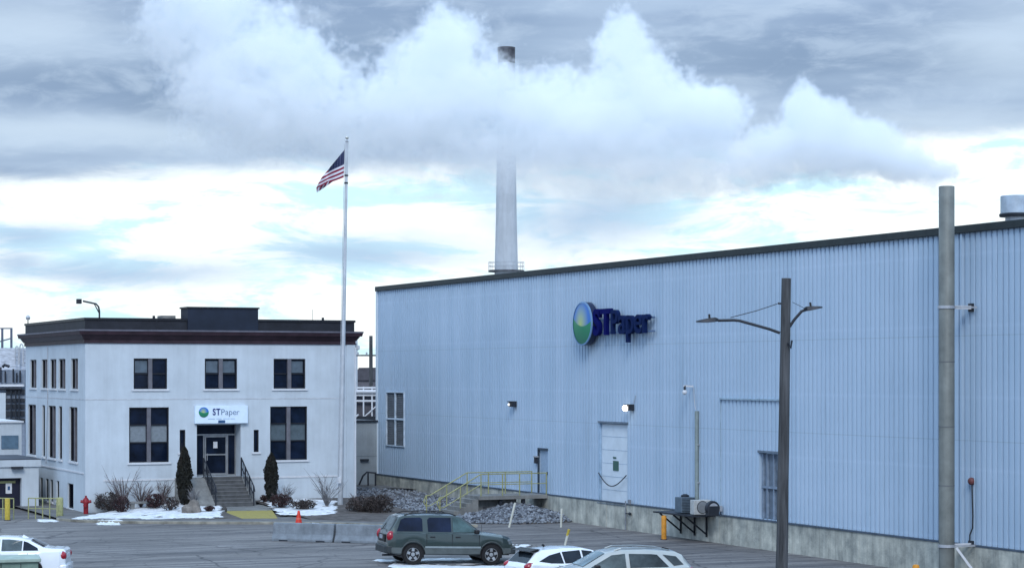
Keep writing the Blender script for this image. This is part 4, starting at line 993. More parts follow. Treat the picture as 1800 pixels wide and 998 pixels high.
# ------------------------------------------------------------------ wooden lamp pole
pb_ = GD(1372.5, 60); k60 = FPX/60
T = thing('lamp_pole', 'dark weathered wooden pole with two lamp arms before the warehouse', 'street lamp', tuple(pb_))
Hp = 7 + (657-489)/k60; ln = 9.7/k60
def onpole(z): return r_*ln*(z/Hp) + Vector((0,0,z))
MB().tube([tuple(onpole(Hp*k/12) + Vector((.012*hn(k*.9, 1), .012*hn(k*.9, 5), 0))) for k in range(13)], [.175-.045*k/12 for k in range(13)], 18).build('pole', M_WOOD, T, smooth=50)
def rel(px, py, dp=60): 
    q_ = DP(px, py, dp); return q_ - pb_
MB().tube([rel(1371, 585), rel(1352, 578), rel(1300, 563.5), rel(1290, 562.5), rel(1262, 563)], .04, 8).build('lamp_arm', M_DSTEEL, T, smooth=50)
MB().tube([rel(1386, 577), rel(1396, 562), rel(1409, 547), rel(1417, 544)], .04, 8).build('lamp_arm', M_DSTEEL, T, smooth=50)
hd = MB(); 
def head(c1_, c2_, w1_, w2_, nm):
    c1_, c2_ = Vector(c1_), Vector(c2_); d = (c2_-c1_).normalized(); s_ = d.cross(Vector((0,0,1))).normalized(); up = s_.cross(d)
    secs = [(0, .06, .05), (.15, .16, .09), (.45, .19, .08), (.8, .19, .05), (1, .14, .03)]; vs = []; L_ = (c2_-c1_).length
    for (t_, wd, hh_) in secs:
        c_ = c1_ + d*L_*t_
        vs += [c_-s_*wd-up*hh_*.4, c_+s_*wd-up*hh_*.4, c_+s_*wd*.8+up*hh_, c_-s_*wd*.8+up*hh_]
    fs = [(i*4+k, i*4+(k+1)%4, (i+1)*4+(k+1)%4, (i+1)*4+k) for i in range(4) for k in range(4)] + [(3,2,1,0), (16,17,18,19)]
    o_ = MB().add(vs, fs).build('lamp_head', M_DSTEEL, T, bevel=.01)
    c_ = c1_ + d*L_*.65; MB().add([c_-d*.2-s_*.13-up*.045, c_+d*.2-s_*.13-up*.04, c_+d*.2+s_*.13-up*.04, c_-d*.2+s_*.13-up*.045], [(0,1,2,3)]).build('lens', mat('pale_lens', (.6, .65, .7), .3), o_)
    MB().tube([c1_+d*L_*.4+up*.06, c1_+d*L_*.4+up*.19], .03, 6).build('photocell', M_BLACK, o_)
head(rel(1263, 563), rel(1224, 565.5), 0, 0, ''); head(rel(1413, 545), rel(1445, 540.5), 0, 0, '')
MB().tube([rel(1366, 534), rel(1330, 546), rel(1284, 558)], .012, 5).build('guy_wire', M_DSTEEL, T); MB().tube([rel(1393, 531), rel(1415, 542)], .008, 5).build('guy_wire', M_DSTEEL, T)
MB().tube([rel(1367, 533), rel(1381, 534)], .03, 6).build('eye_bolt', M_DSTEEL, T)
MB().tube([rel(1383, 540), rel(1385, 590), rel(1384, 610)], .035, 6).build('conduit', M_DSTEEL, T)
MB().tube([rel(1385, 602, 59.8), rel(1390, 612, 59.8), rel(1392, 598, 59.8)], .03, 6).build('cable_loop', M_DSTEEL, T)

# ------------------------------------------------------------------ chimney
cp = GD(890, 250); T = thing('factory_chimney', 'tall pale brick chimney rising behind the warehouse into steam', 'chimney', tuple(cp)); k250 = FPX/250
def zpx(py): return 7 + (657-py)/k250
M_CH = mat('chimney_concrete', (.46, .50, .54), .85, 0, .15, .12, 0, 5, streak=.25)
MB().lathe([(1.7, 0), (1.36, zpx(480)), (1.2, zpx(380)), (1.05, zpx(200)), (.99, zpx(112))], 32).build('shaft', M_CH, T, smooth=50)
MB().lathe([(1.0, zpx(112)), (1.03, zpx(84)), (.9, zpx(84)), (.85, zpx(100))], 32).build('crown', mat('sooty_crown', (.16, .17, .19), .9, 0, .2, .6, col2=(.035, .035, .045)), T, smooth=50)
MB().lathe([(1.4, zpx(478)), (2.1, zpx(478)), (2.1, zpx(475)), (1.4, zpx(475))], 24).build('gallery', M_DSTEEL, T)
for k in range(12):
    a_ = k*math.pi/6; MB().tube([(2.05*math.cos(a_), 2.05*math.sin(a_), zpx(475)), (2.05*math.cos(a_), 2.05*math.sin(a_), zpx(461))], .03, 4).build('gallery_post', M_GALV, T)
for z in (zpx(461), zpx(468)): MB().tube([(2.05*math.cos(k*math.pi/12), 2.05*math.sin(k*math.pi/12), z) for k in range(25)], .03, 4, False).build('gallery_rail', M_GALV, T)

# ------------------------------------------------------------------ background yard
# right gap
p = GD(617, 170); kz = FPX/170
T = thing('storage_tank', 'tall white cylindrical tank seen between office and warehouse', 'tank', tuple(p))
MB().lathe([(.52, 0), (.52, 7+(657-598)/kz), (.3, 7+(657-594)/kz)], 24).build('shell', M_TRIMW, T, smooth=50); MB().box(-.08, -.56, 7+(657-640)/kz, .1, -.5, 7+(657-632)/kz).build('port', M_DSTEEL, T)
p = GD(652, 150); kz = FPX/150
T = thing('utility_pole', 'dark utility pole with crossarm in the gap beside the warehouse', 'utility pole', tuple(p))
MB().tube([(0,0,0), (0,0,7+(657-590)/kz)], [.16, .12], 10).build('pole', M_WOOD, T)
MB().bar(tuple(r_*-1.4 + Vector((0,0,7+(657-624.5)/kz))), tuple(r_*.6 + Vector((0,0,7+(657-624.5)/kz))), .1).build('crossarm', M_WOOD, T)
for s_ in (-.9, -.3, .4): MB().tube([tuple(r_*s_ + Vector((0,0,7+(657-624)/kz))), tuple(r_*s_ + Vector((0,0,7.2+(657-624)/kz)))], .06, 6).build('insulator', M_GALV, T)
p = GD(648, 200); kz = FPX/200
T = thing('storage_shed', 'dark grey pitched shed far behind the utility pole', 'shed', tuple(p), -TH)
MB().box(-1.2, 0, 0, 3, 4, 7+(657-668)/kz).build('wall', mat('shed_grey', (.12, .12, .14), .8), T); MB().prism([(-1.5, 7-11/kz), (-.9, 7+11/kz), (3, 7+12/kz), (3, 7-11/kz)], lambda x, z: (x, -.2, z), lambda x, z: (x, 4.2, z)).build('roof', mat('shed_roof', (.075, .075, .09), .8), T)
p = GD(635, 140); kz = FPX/140
T = thing('pipe_rack', 'white steel pipe rack with tanks above the grey link block', 'pipe rack', tuple(p), -TH)
def bz2(py): return 7+(657-py)/kz
rk = MB()
for x in (-.9, -.35, .15, .7, 1.15): rk.bar((x, 0, 0), (x, 0, bz2(679 if x > 0 else 676)), .09)
for py in (681, 694, 704): rk.bar((-.6, 0, bz2(py)), (1.3, 0, bz2(py)), .10, .12)
rk.bar((.2, -.1, bz2(732)), (1.2, -.1, bz2(708)), .07); rk.build('frame', M_TRIMW, T)
MB().box(-1.0, .3, 0, 1.3, 3, bz2(690)).build('vessel', mat('rack_dark', (.09, .09, .11), .7), T)
MB().tube([(-.6, -.1, bz2(688)), (1.3, -.1, bz2(688))], .12, 8).build('pipe', M_TRIMW, T); MB().tube([(-.6, -.05, bz2(716)), (-.6, -.05, bz2(676))], .08, 8).build('pipe', M_GALV, T)
MB().box(-.4, -.3, bz2(741), 1.25, 0, bz2(731)).build('walkway', M_DSTEEL, T); MB().tube([(-.5, -.35, bz2(736)), (-.15, -.35, bz2(728))], .06, 6).build('pipe', M_TRIMW, T)
# left gap
p = GD(20, 165); kz = FPX/165
T = thing('process_building', 'pale process building with open pipe bays left of the office', 'building', tuple(p), -TH)
def zl(py): return 7+(657-py)/kz
def xl_(px): return (px-20)/kz
MB().box(xl_(-60), 0, 0, xl_(44), 6, zl(650)).build('wall', mat('process_grey', (.20, .24, .30), .8), T)
MB().box(xl_(-60), 1, zl(649.9), xl_(44), 6, zl(611)).build('upper_wall', mat('corrugated_pale', (.50, .54, .60), .7, 0, .2, 2.0, stretch=(1, 1, 4)), T)
MB().box(xl_(-60), -.5, zl(679), xl_(44), -.2, zl(675)).build('ledge', M_TRIMW, T)
MB().box(xl_(-60), -.2, zl(750), xl_(11), -.02, zl(690)).build('panel_wall', M_STUCCO, T)
dk_ = MB(); 
for (a_, b_) in ((684, 692), (700, 706), (710, 718), (722, 731), (735, 741)): dk_.box(xl_(11.5), -.19, zl(b_), xl_(44), -.03, zl(a_))
dk_.build('open_bay', M_DSTEEL, T)
for (a_, b_) in ((-10, 20), (12, 40)):
    MB().tube([(xl_(a_), -.4, zl(683)), (xl_(b_), -.4, zl(683))], .09, 6).build('pipe', M_DSTEEL, T)
for k, px in enumerate((3, 11, 25, 31, 37)):
    MB().tube([(xl_(px), -.3, zl(672)), (xl_(px), -.3, zl(645+(k*7)%11))], .07, 6).build('pipe', M_DSTEEL, T)
MB().tube([(xl_(6), -.3, zl(645)), (xl_(10), -.3, zl(641)), (xl_(18), -.3, zl(644))], .12, 6).build('duct', M_DSTEEL, T)
for px in (22, 30, 36): MB().tube([(xl_(px), -.45, zl(745)), (xl_(px), -.45, zl(686))], .06, 6).build('pipe', M_DSTEEL, T)
for (a_, b_, c_) in ((24, 30, 608), (32, 38, 604)):
    MB().tube([(xl_(a_), .5, zl(640))] + [(xl_(a_+(b_-a_)*.5-(b_-a_)*.5*math.cos(k*math.pi/6)), .5, zl(c_+8-8*math.sin(k*math.pi/6))) for k in range(7)] + [(xl_(b_), .5, zl(640))], .05, 5).build('goose_neck', M_GALV, T)
T = thing('steel_gantry', 'dark steel gantry posts rising above the process building', 'gantry', tuple(GD(12, 176)), -TH); kz = FPX/176
for px in (4, 20): MB().bar(((px-12)/kz, 0, 0), ((px-12)/kz, 0, 7+(657-576)/kz), .16).build('post', mat('gantry_grey', (.10, .12, .17), .6), T)
for (y0__, y1__) in ((600, 594), (577, 577)): MB().bar((-12/kz, 0, 7+(657-y0__)/kz), (9/kz, 0, 7+(657-y1__)/kz), .10).build('beam', mat('gantry_grey', (.10, .12, .17), .6), T)
# roof lamp on the office
p = Vector((onY(176, 556, OY)[0], OY+.15, ZP)); T = thing('roof_lamp', 'curved arm lamp standing on the office parapet corner', 'lamp', tuple(p)); kz = 35.3
def q2(px, py): return (  (px-175)/kz*ct, -(px-175)/kz*st, (557-py)/kz )
MB().tube([(0,0,-1.1), (0,0,0), q2(175, 545), q2(173.5, 537), q2(169, 532), q2(160, 530), q2(146, 527)], .045, 6).build('arm', M_DSTEEL, T); MB().tube([q2(175, 549), q2(166, 532)], .03, 6).build('brace', M_DSTEEL, T)
MB().box(-(36/kz)*ct-.12, (36/kz)*st-.12, (557-530)/kz-.05, -(36/kz)*ct+.12, (36/kz)*st+.12, (557-524)/kz+.02).build('lamp_head', M_DSTEEL, T, bevel=.02)
p = Vector((onX(46, 568, OX)[0], 0, 0)); T = thing('roof_siren', 'small white siren on the far left corner of the office roof', 'siren', (OX+.1, p.x, ZP+.02)); MB().tube([(0,0,0),(0,0,.25)], .03, 6).build('stem', M_DSTEEL, T); MB().lathe([(.11,.22),(.13,.35),(.05,.48)], 12).build('horn', M_GALV, T)
for px, h in ((554, .55), (572, .14), (274, .14)):
    x, _ = onY(px, 560, OY); T = thing('roof_antenna' if h > .3 else 'roof_vent', 'thin whip antenna above the right half of the office parapet' if h > .3 else ('stubby dark vent on the office roof right of raised panel' if px > 500 else 'stubby dark vent on the office roof left of raised panel'), 'antenna' if h > .3 else 'vent', (x, OY+.4, ZP+.02))
    MB().tube([(0,0,0), (0,0,h)], .012 if h > .3 else .07, 8).build('mast' if h > .3 else 'pipe', M_DSTEEL, T)

# ------------------------------------------------------------------ planting
def leafy(name, lab, cat, loc, rx, rz_, n, m, ls, twig=M_TWIG, group=None, shape='ball', seed=1, ntw=26, z0=.0):
    rn = random.Random(seed); T = thing(name, lab, cat, loc, 0, group); tw = MB(); lf_ = MB()
    for k in range(ntw):
        a_ = rn.random()*6.28; rr2 = rx*rn.uniform(.2, .95); h = rz_*rn.uniform(.5, 1.05)
        p1 = Vector((rr2*.35*math.cos(a_), rr2*.35*math.sin(a_), h*.45)); p2 = Vector((rr2*math.cos(a_+.2), rr2*math.sin(a_+.2), h))
        tw.tube([(0,0,-.05), p1, p2], [.022, .014, .006], 4, False)
        for q in range(3):
            a2 = a_ + rn.uniform(-1, 1); b = p1.lerp(p2, rn.uniform(.1, .9)); e = b + Vector((math.cos(a2)*rx*.35, math.sin(a2)*rx*.35, rn.uniform(.05, .35)*rz_)); tw.tube([b, e], [.010, .004], 3, False)
    tw.build('branches', twig, T)
    if n:
        for k in range(n):
            if shape == 'ball':
                while True:
                    x, y, z = rn.uniform(-1, 1), rn.uniform(-1, 1), rn.uniform(-1, 1)
                    if x*x+y*y+z*z < 1 and (hn(x*2.2+seed, y*2.2, z*2.2) > -.12): break
                p = Vector((x*rx, y*rx, rz_*.52 + z*rz_*.5))
            else:
                t_ = rn.random()**.8; prof = math.sin(min(1, (t_*.93+.07)*1.0)*math.pi)**.55 if t_ < .5 else (1-((t_-.5)/.5)**2.2)**.8
                prof = max(.05, prof); a_ = rn.random()*6.28; r2 = rx*prof*(rn.random()**.35)*(1+.38*hn(math.cos(a_)*2.4+seed, math.sin(a_)*2.4, t_*9)); p = Vector((r2*math.cos(a_), r2*math.sin(a_), z0+t_*rz_))
            s_ = ls*rn.uniform(.6, 1.3); u = Vector((rn.uniform(-1,1), rn.uniform(-1,1), rn.uniform(-1,1))).normalized()
            if shape != 'ball': u = (u*.5 + Vector((0,0,1))).normalized()
            v = u.cross(Vector((rn.uniform(-1,1), rn.uniform(-1,1), rn.uniform(-1,1)))).normalized()
            lf_.add([p-u*s_, p+v*s_*.5, p+u*s_, p-v*s_*.5], [(0,1,2,3)])
        lf_.build('foliage', m, T, fixn=False)
    return T
def bedp(px, py):
    z = .3
    for _ in range(4): p = G(px, py, z); z = bedz(p.x, p.y)
    if p.y > OY-.45:
        d = ray(px, py); t = (OY-.45)/d[1]; p = Vector((d[0]*t, OY-.45, 0)); z = bedz(p.x, p.y)
    p.z = z; return p
for px, py, w_, h_, lab, sd_ in ((324, 884, .37, 2.8, 'dark columnar evergreen left of the office steps', 3), (477, 881, .33, 2.4, 'dark columnar evergreen right of the office steps', 5)):
    T = leafy('columnar_evergreen', lab, 'evergreen', tuple(bedp(px, py)), w_, h_, 7500, M_ARB, .065, M_BARK, 'columnar evergreens at the entrance', 'col', sd_, 6, .12)
    MB().tube([(0,0,-.1), (0,0,h_*.8)], [.06, .02], 6).build('trunk', M_BARK, T)
    MB().lathe([(w_*.3, .15), (w_*.75, h_*.18), (w_*.8, h_*.4), (w_*.62, h_*.65), (w_*.3, h_*.86), (.02, h_*.93)], 14).build('inner_growth', M_ARB, T)
shr = [(192, 897, .75, .95, 1500, M_LEAFB, 'large brown leaved shrub beside the fire hydrant'), (214, 901, .42, .8, 800, M_LEAFR, 'reddish small shrub in front of the large brown shrub'),
       (272, 893, .48, .75, 1100, M_LEAFR, 'dark reddish shrub right of the stone bench'), (299, 889, .45, .7, 500, M_LEAFB, 'low brown shrub left of the left evergreen'),
       (494, 890, .6, .7, 1200, M_LEAFR, 'dark reddish shrub at the foot of the right evergreen'), (533, 894, .65, .5, 1000, M_LEAFB, 'low dark mounded shrub near the traffic cone'),
       (368, 903, .28, .28, 300, M_LEAFR, 'tiny shrub in the snow left of the yellow ramp'), (465, 881, .25, .35, 300, M_LEAFR, 'tiny dark shrub between steps and right evergreen')]
for i, (px, py, rx_, h_, n_, m_, lab) in enumerate(shr): leafy('garden_shrub', lab, 'shrub', tuple(bedp(px, py)), rx_, h_, n_, m_, .05, group='shrubs in the office garden bed', seed=20+i, ntw=22)
for i, (px, py, rx_, h_, lab, tw_) in enumerate(((216, 886, .9, 1.9, 'bare upright shrub behind the large brown shrub', M_TWIG), (248, 884, .8, 1.3, 'bare twiggy shrub behind the stone bench', M_TWIG), (286, 884, .6, 1.2, 'bare twiggy shrub between bench and left evergreen', M_TWIG),
        (342, 886, .45, .95, 'pale dry grass clump before the left evergreen', M_TWIGP), (500, 882, .7, .95, 'bare grey shrub beside the right evergreen', M_TWIGP), (574, 888, 1.0, 1.55, 'wide bare branching shrub left of the flagpole', M_TWIGP))):
    leafy('bare_shrub', lab, 'shrub', tuple(bedp(px, py)), rx_, h_, 0, None, 0, tw_, 'leafless shrubs along the office wall', seed=60+i, ntw=24)
for i, (px, py, rx_, h_, lab) in enumerate(((636, 905, .85, .95, 'dense dark twiggy bush right of the flagpole'), (666, 906, .8, 1.05, 'dense dark twiggy bush behind the green car roof'))):
    leafy('twiggy_bush', lab, 'bush', tuple(G(px, py, .1)), rx_, h_, 2200, M_LEAFB, .045, M_TWIG, 'dark bushes by the stone bank', seed=80+i, ntw=40)
# boulder and stone bench
p = bedp(338, 897); T = thing('boulder', 'rough pointed brown boulder in the snow before left evergreen', 'boulder', tuple(p)); m_ = MB()
bm = bmesh.new(); bmesh.ops.create_icosphere(bm, subdivisions=3, radius=1)
m_.add([(v.co.x*.50*(1+.2*hn(*(v.co*1.5))), v.co.y*.45*(1+.2*hn(*(v.co*2))), (v.co.z*.36+.12)*(1+.45*hn(*(v.co*1.7))) + .34*max(0, .55-abs(v.co.x-.15))*max(0, v.co.z)) for v in bm.verts], [tuple(v.index for v in f.verts) for f in bm.faces]); bm.free(); m_.build('stone', M_ROCK, T)
T = thing('stone_bench', 'low pale stone bench among the shrubs left of steps', 'bench', tuple(bedp(247, 893)), -TH*.3)
MB().box(-.62, -.2, .26, .62, .2, .36).build('seat', M_CONC, T, bevel=.02); MB().box(-.5, -.15, -.05, -.3, .15, .258).build('leg', M_CONC, T); MB().box(.3, -.15, -.05, .5, .15, .258).build('leg', M_CONC, T)

# ------------------------------------------------------------------ snow
def snow_poly(px_poly, name='snow', zf=None, step=.14, th=.035, seed=0):
    pts = [G(x, y, .12 if zf else 0) for x, y in px_poly]; pl = [(p.x, p.y) for p in pts]
    xs = [p[0] for p in pl]; ys = [p[1] for p in pl]
    def inside(x, y):
        c_ = False; j = len(pl)-1
        for i in range(len(pl)):
            if (pl[i][1] > y) != (pl[j][1] > y) and x < (pl[j][0]-pl[i][0])*(y-pl[i][1])/(pl[j][1]-pl[i][1]) + pl[i][0]: c_ = not c_
            j = i
        return c_
    mb = MB(); nx = int((max(xs)-min(xs)+.8)/step)+1; ny = int((max(ys)-min(ys)+.8)/step)+1; idx = {}; x0, y0 = min(xs)-.4, min(ys)-.4
    for i in range(nx):
        for j in range(ny):
            x, y = x0+i*step, y0+j*step
            wx, wy = x+.3*hn(x*1.1, y*1.1, seed), y+.3*hn(x*1.3+9, y*1.3, seed)
            if not inside(wx, wy) or hn(x*2.1, y*2.1, seed+4) > .42: continue
            q = []
            for (a_, b_) in ((i,j),(i+1,j),(i+1,j+1),(i,j+1)):
                if (a_, b_) not in idx:
                    X, Y = x0+a_*step, y0+b_*step; X += .05*hn(X*5, Y*5); Y += .05*hn(X*5, Y*5, 3)
                    idx[(a_, b_)] = len(mb.v); mb.v.append((X, Y, (zf(X, Y) if zf else gz(X, Y)) + th*(.55+.6*hn(X*2, Y*2, 2)) + .012))
                q.append(idx[(a_, b_)])
            mb.f.append(tuple(q))
    if not mb.f: return
    # slope the rim down
    ob = mb.build('snow', M_SNOW, smooth=80)
    bm = bmesh.new(); bm.from_mesh(ob.data)
    for v in bm.verts:
        if v.is_boundary: v.co.z -= th*.9
    bm.to_mesh(ob.data); bm.free(); tag(ob, kind='structure')
def bz_all(x, y): return max(bedz(x, y), .125) if y > kerb_y(x)+.1 else gz(x, y)
snow_poly([(160,905),(200,899),(250,898),(300,897),(330,893),(372,890),(392,905),(388,911),(330,911),(260,912),(190,911),(120,912)], zf=bz_all, seed=1)
snow_poly([(452,887),(500,888),(560,892),(590,893),(588,908),(540,909),(487,908),(470,899)], zf=bz_all, seed=2)
snow_poly([(170,914),(210,913),(215,918),(165,918)], zf=bz_all, seed=3); snow_poly([(66,913),(98,913),(100,917),(70,917)], seed=4)
snow_poly([(600,898),(625,897),(628,904),(600,905)], zf=lambda x, y: .13, seed=5); snow_poly([(625,897),(655,896),(700,899),(700,905),(640,905)], zf=lambda x, y: .14, seed=6)
snow_poly([(688,988),(760,990),(895,990),(905,996),(830,1004),(684,999)], seed=7, step=.1); snow_poly([(742,980),(860,979),(850,987),(745,988)], seed=8, step=.1)
snow_poly([(655,982),(690,983),(700,986),(660,986)], seed=9, step=.1); snow_poly([(900,956),(925,958),(930,964),(905,963)], seed=10, step=.1); snow_poly([(540,919.5),(560,919.5),(562,922),(542,922)], zf=lambda x, y: .12, seed=11, step=.08)


# ------------------------------------------------------------------ vehicles
def lerp_tab(tab, x):
    if x <= tab[0][0]: return tab[0][1]
    for (a_, va), (b_, vb) in zip(tab, tab[1:]):
        if x <= b_: return va + (vb-va)*(x-a_)/(b_-a_)
    return tab[-1][1]
def paint(name, col, metal=0.0, rough=.28): return mat(name, col, rough, metal, .03, 1.5, clear=1.0)
def car(name, label, loc, ang, S, m_body, group=None, pitch=0.0, roll=0.0, m_low=None, m_glass=None):
    T = thing(name, label, 'car', loc); T.rotation_euler = (roll, pitch, ang)
    m_glass = m_glass or glass_dark('car_glass', (.015, .022, .032), .05)
    WR = S['wr']; axles = S['axles']; zsill = S['sill']
    def zb(x):
        z = zsill + S.get('rise', 0)*max(0, abs(x)-1.9)
        for ax in axles:
            d = abs(x-ax); Ra = WR+.07
            if d < Ra: z = max(z, WR*.95 + math.sqrt(Ra*Ra-d*d))
        return z
    L0, L1 = S['top'][0][0], S['top'][-1][0]
    xs = set([L0, L1] + [t[0] for t in S['top']] + [t[0] for t in S['belt']]); x = L0
    while x < L1: xs.add(round(x, 3)); x += .06
    for ax in axles:
        for k in range(-8, 9): xs.add(round(ax + (WR+.07)*math.sin(k*math.pi/16), 4))
    xs = sorted(q for q in xs if L0 <= q <= L1)
    def sec(x):
        w_ = lerp_tab(S['width'], x); zs = lerp_tab(S['belt'], x); zr = lerp_tab(S['top'], x); wr_ = min(lerp_tab(S['roofw'], x), w_-.08)
        z0 = zb(x); zs = max(zs, z0+.06); zr = max(zr, zs+.01); e = min(.07, (zr-zs)*.5)
        return [(w_-.07, z0), (w_-.015, z0+min(.07, (zs-z0)*.2)), (w_, z0+(zs-z0)*.45), (w_-.012, z0+(zs-z0)*.8), (w_-.03, zs-.025), (w_-.07, zs),
                (w_-.07+(wr_-w_+.07)*.5, zs+(zr-e-zs)*.5), (wr_, zr-e), (wr_-.05, zr-e*.35), (wr_-.16, zr-.012), (0.0, zr)]
    body = MB(); ring = []
    for x in xs:
        s_ = sec(x); full = [(x, -y, z) for y, z in s_] + [(x, y, z) for y, z in s_[-2::-1]]
        ring.append(len(full)); body.v += full
    n = ring[0]
    for i in range(len(xs)-1):
        for k in range(n-1): body.f.append((i*n+k, (i+1)*n+k, (i+1)*n+k+1, i*n+k+1))
    body.f.append(tuple(range(n))[::-1]); body.f.append(tuple((len(xs)-1)*n+k for k in range(n)))
    bo = body.build('body', m_body, T, smooth=32)
    # underbody and arches
    ub = MB().box(L0+.15, -.62, zsill-.02, L1-.15, .62, zsill+.25)
    for ax in axles: ub.box(ax-WR-.05, -lerp_tab(S['width'], ax)+.09, .25, ax+WR+.05, lerp_tab(S['width'], ax)-.09, WR*2+.05)
    ub.build('underbody', M_BLACK, T)
    def side(x, z, off=.012):
        s_ = sec(x); y0, z0 = s_[5]; y1, z1 = s_[7]; t_ = (z-z0)/max(.01, z1-z0); return y0+(y1-y0)*t_+off
    for gi, poly in enumerate(S['glass']):
        for sg in (-1, 1):
            mb = MB(); pts = []
            for (p, q) in zip(poly, poly[1:]+poly[:1]):
                for k in range(4): pts.append((p[0]+(q[0]-p[0])*k/4, p[1]+(q[1]-p[1])*k/4))
            cx = sum(p[0] for p in pts)/len(pts); cz = sum(p[1] for p in pts)/len(pts); N_ = len(pts)
            mb.v = [(cx, sg*side(cx, cz), cz)] + [(px, sg*side(px, pz), pz) for px, pz in pts]; mb.f = [(0, 1+k, 1+(k+1)%N_) for k in range(N_)]
            mb.build('side_window', S['gm'][gi] if 'gm' in S else m_glass, T)
    def topglass(xa, xb, nm, inset=.10, m=None):
        mb = MB(); xq = sorted(set([xa, xb] + [q for q in xs if xa < q < xb])); cols = 9
        for x in xq:
            s_ = sec(x); wy = s_[8][0]-inset+.04; zr = s_[10][1]
            for k in range(cols):
                y = -wy + 2*wy*k/(cols-1); yy = abs(y); ws = s_[9][0]
                z = zr - .012*min(1, yy/max(.01, ws)) - (max(0, yy-ws)/max(.01, s_[8][0]-ws))*(s_[9][1]-s_[8][1])
                mb.v.append((x, y, z+.012))
        mb.f = [(i*cols+k, (i+1)*cols+k, (i+1)*cols+k+1, i*cols+k+1) for i in range(len(xq)-1) for k in range(cols-1)]
        ob = mb.build(nm, m or m_glass, T, smooth=60)
        for v in ob.data.vertices:
            if nm == 'rear_window': v.co.x -= .012
            else: v.co.x += .008
    topglass(*S['wind'], 'windscreen', m=S.get('m_wind')); topglass(*S['rear'], 'rear_window', m=S.get('m_rear'))
    if m_low:
        for sg in (-1, 1):
            lw_ = MB(); prev = None; zc = S['clad']
            for x in xs:
                z0 = zb(x)
                if x < L0+.08 or x > L1-.08: continue
                yw = lerp_tab(S['width'], x)+.012; zt2 = max(zc, z0+.07)
                row = [(x, sg*(yw-.06), z0-.005), (x, sg*yw, z0+.04), (x, sg*yw, zt2-.02), (x, sg*(yw-.03), zt2)]
                i0 = len(lw_.v); lw_.v += row
                if prev is not None:
                    for k in range(3): lw_.f.append((prev+k, i0+k, i0+k+1, prev+k+1))
                prev = i0
            lw_.build('lower_cladding', m_low, T, smooth=40)
    for ax in axles:
        for sg in (-1, 1):
            yw = sg*(lerp_tab(S['width'], ax)-.02); W = MB(); inn_ = yw - sg*.22
            pr = [(WR*.62, inn_), (WR*.96, inn_), (WR, inn_+sg*.03), (WR, yw-sg*.03), (WR*.96, yw), (WR*.64, yw)]
            wo = MB().lathe(pr, 28, (ax, 0, WR), 'y', False).build('wheel', M_RUBBER, T, smooth=40)
            MB().lathe([(WR*.64, yw-sg*.03), (WR*.6, yw-sg*.06), (.02, yw-sg*.07)], 24, (ax, 0, WR), 'y').build('wheel_disc', M_BLACK, wo)
            sp_ = MB(); ns_ = S.get('spokes', 5)
            for k in range(ns_):
                a_ = 2*math.pi*k/ns_ + .3; c_, s2 = math.cos(a_), math.sin(a_); tx, tz = -s2, c_
                ys_ = yw-sg*.035; r0, r1, w0, w1 = .05, WR*.62, .055, .045
                sp_.add([(ax+c_*r0+tx*w0, ys_, WR+s2*r0+tz*w0), (ax+c_*r0-tx*w0, ys_, WR+s2*r0-tz*w0), (ax+c_*r1-tx*w1, ys_+sg*.015, WR+s2*r1-tz*w1), (ax+c_*r1+tx*w1, ys_+sg*.015, WR+s2*r1+tz*w1)], [(0,1,2,3)])
            sp_.lathe([(.08, ys_), (.07, ys_+sg*.02), (.01, ys_+sg*.025)], 12, (ax, 0, WR), 'y')
            sp_.lathe([(WR*.66, yw-sg*.01), (WR*.6, yw-sg*.01), (WR*.6, yw-sg*.05)], 24, (ax, 0, WR), 'y', False)
            sp_.build('rim', mat('alloy_rim', (.42, .43, .44), .3, .7), wo)
    def chunk(nm, pts, m, bv=.015):
        o_ = MB().box(*pts).build(nm, m, T, bevel=bv); return o_
    for sg in (-1, 1):
        hx0, hz0, hz1 = S['head']; wh_ = lerp_tab(S['width'], hx0)
        chunk('headlight', (hx0-.22, sg*(wh_-.42), hz0, L1-.02 if False else hx0+.06, sg*(wh_-.0), hz1), mat('headlight_lens', (.14, .17, .19), .1, .1), .04)
        tx0, tz0, tz1, tl, tw_ = S['tail']; wt = lerp_tab(S['width'], tx0+.1)
        MB().ico((tx0+tl*.5, sg*(wt-tw_*.5-.01), (tz0+tz1)/2), 1, 3, 0, (1, 1, 1)).build('taillight', mat('tail_red', (.30, .006, .02), .2, clear=.8), T, smooth=80)
        for v in bpy.context.scene.collection.objects[-1].data.vertices:
            cx_, cy2, cz_ = tx0+tl*.5, sg*(wt-tw_*.5-.01), (tz0+tz1)/2
            v.co.x = cx_ + (v.co.x-cx_)*(tl*.5+.03); v.co.y = cy2 + (v.co.y-cy2)*(tw_*.5+.03); v.co.z = cz_ + (v.co.z-cz_)*((tz1-tz0)*.5)
        mx_, mz_ = S['mirror']; wm = lerp_tab(S['width'], mx_)
        chunk('mirror', (mx_-.07, sg*(wm-.04), mz_-.02, mx_+.09, sg*(wm+.20), mz_+.14), S.get('m_mirror', m_body), .04)
        for hx_ in S['handles']:
            wq = lerp_tab(S['width'], hx_); chunk('door_handle', (hx_-.1, sg*(wq-.02), S['hz'], hx_+.08, sg*(wq+.028), S['hz']+.035), S.get('m_handle', m_body), .01)
        for sx in S['seams']:
            z1_ = lerp_tab(S['belt'], sx)-.03; wq = lerp_tab(S['width'], sx); z0_ = zb(sx)+.05
            MB().box(sx-.006, sg*(wq-.03), z0_, sx+.006, sg*(wq+.003), z1_).build('door_seam', M_BLACK, T)
    bz0, bz1 = S['bump']
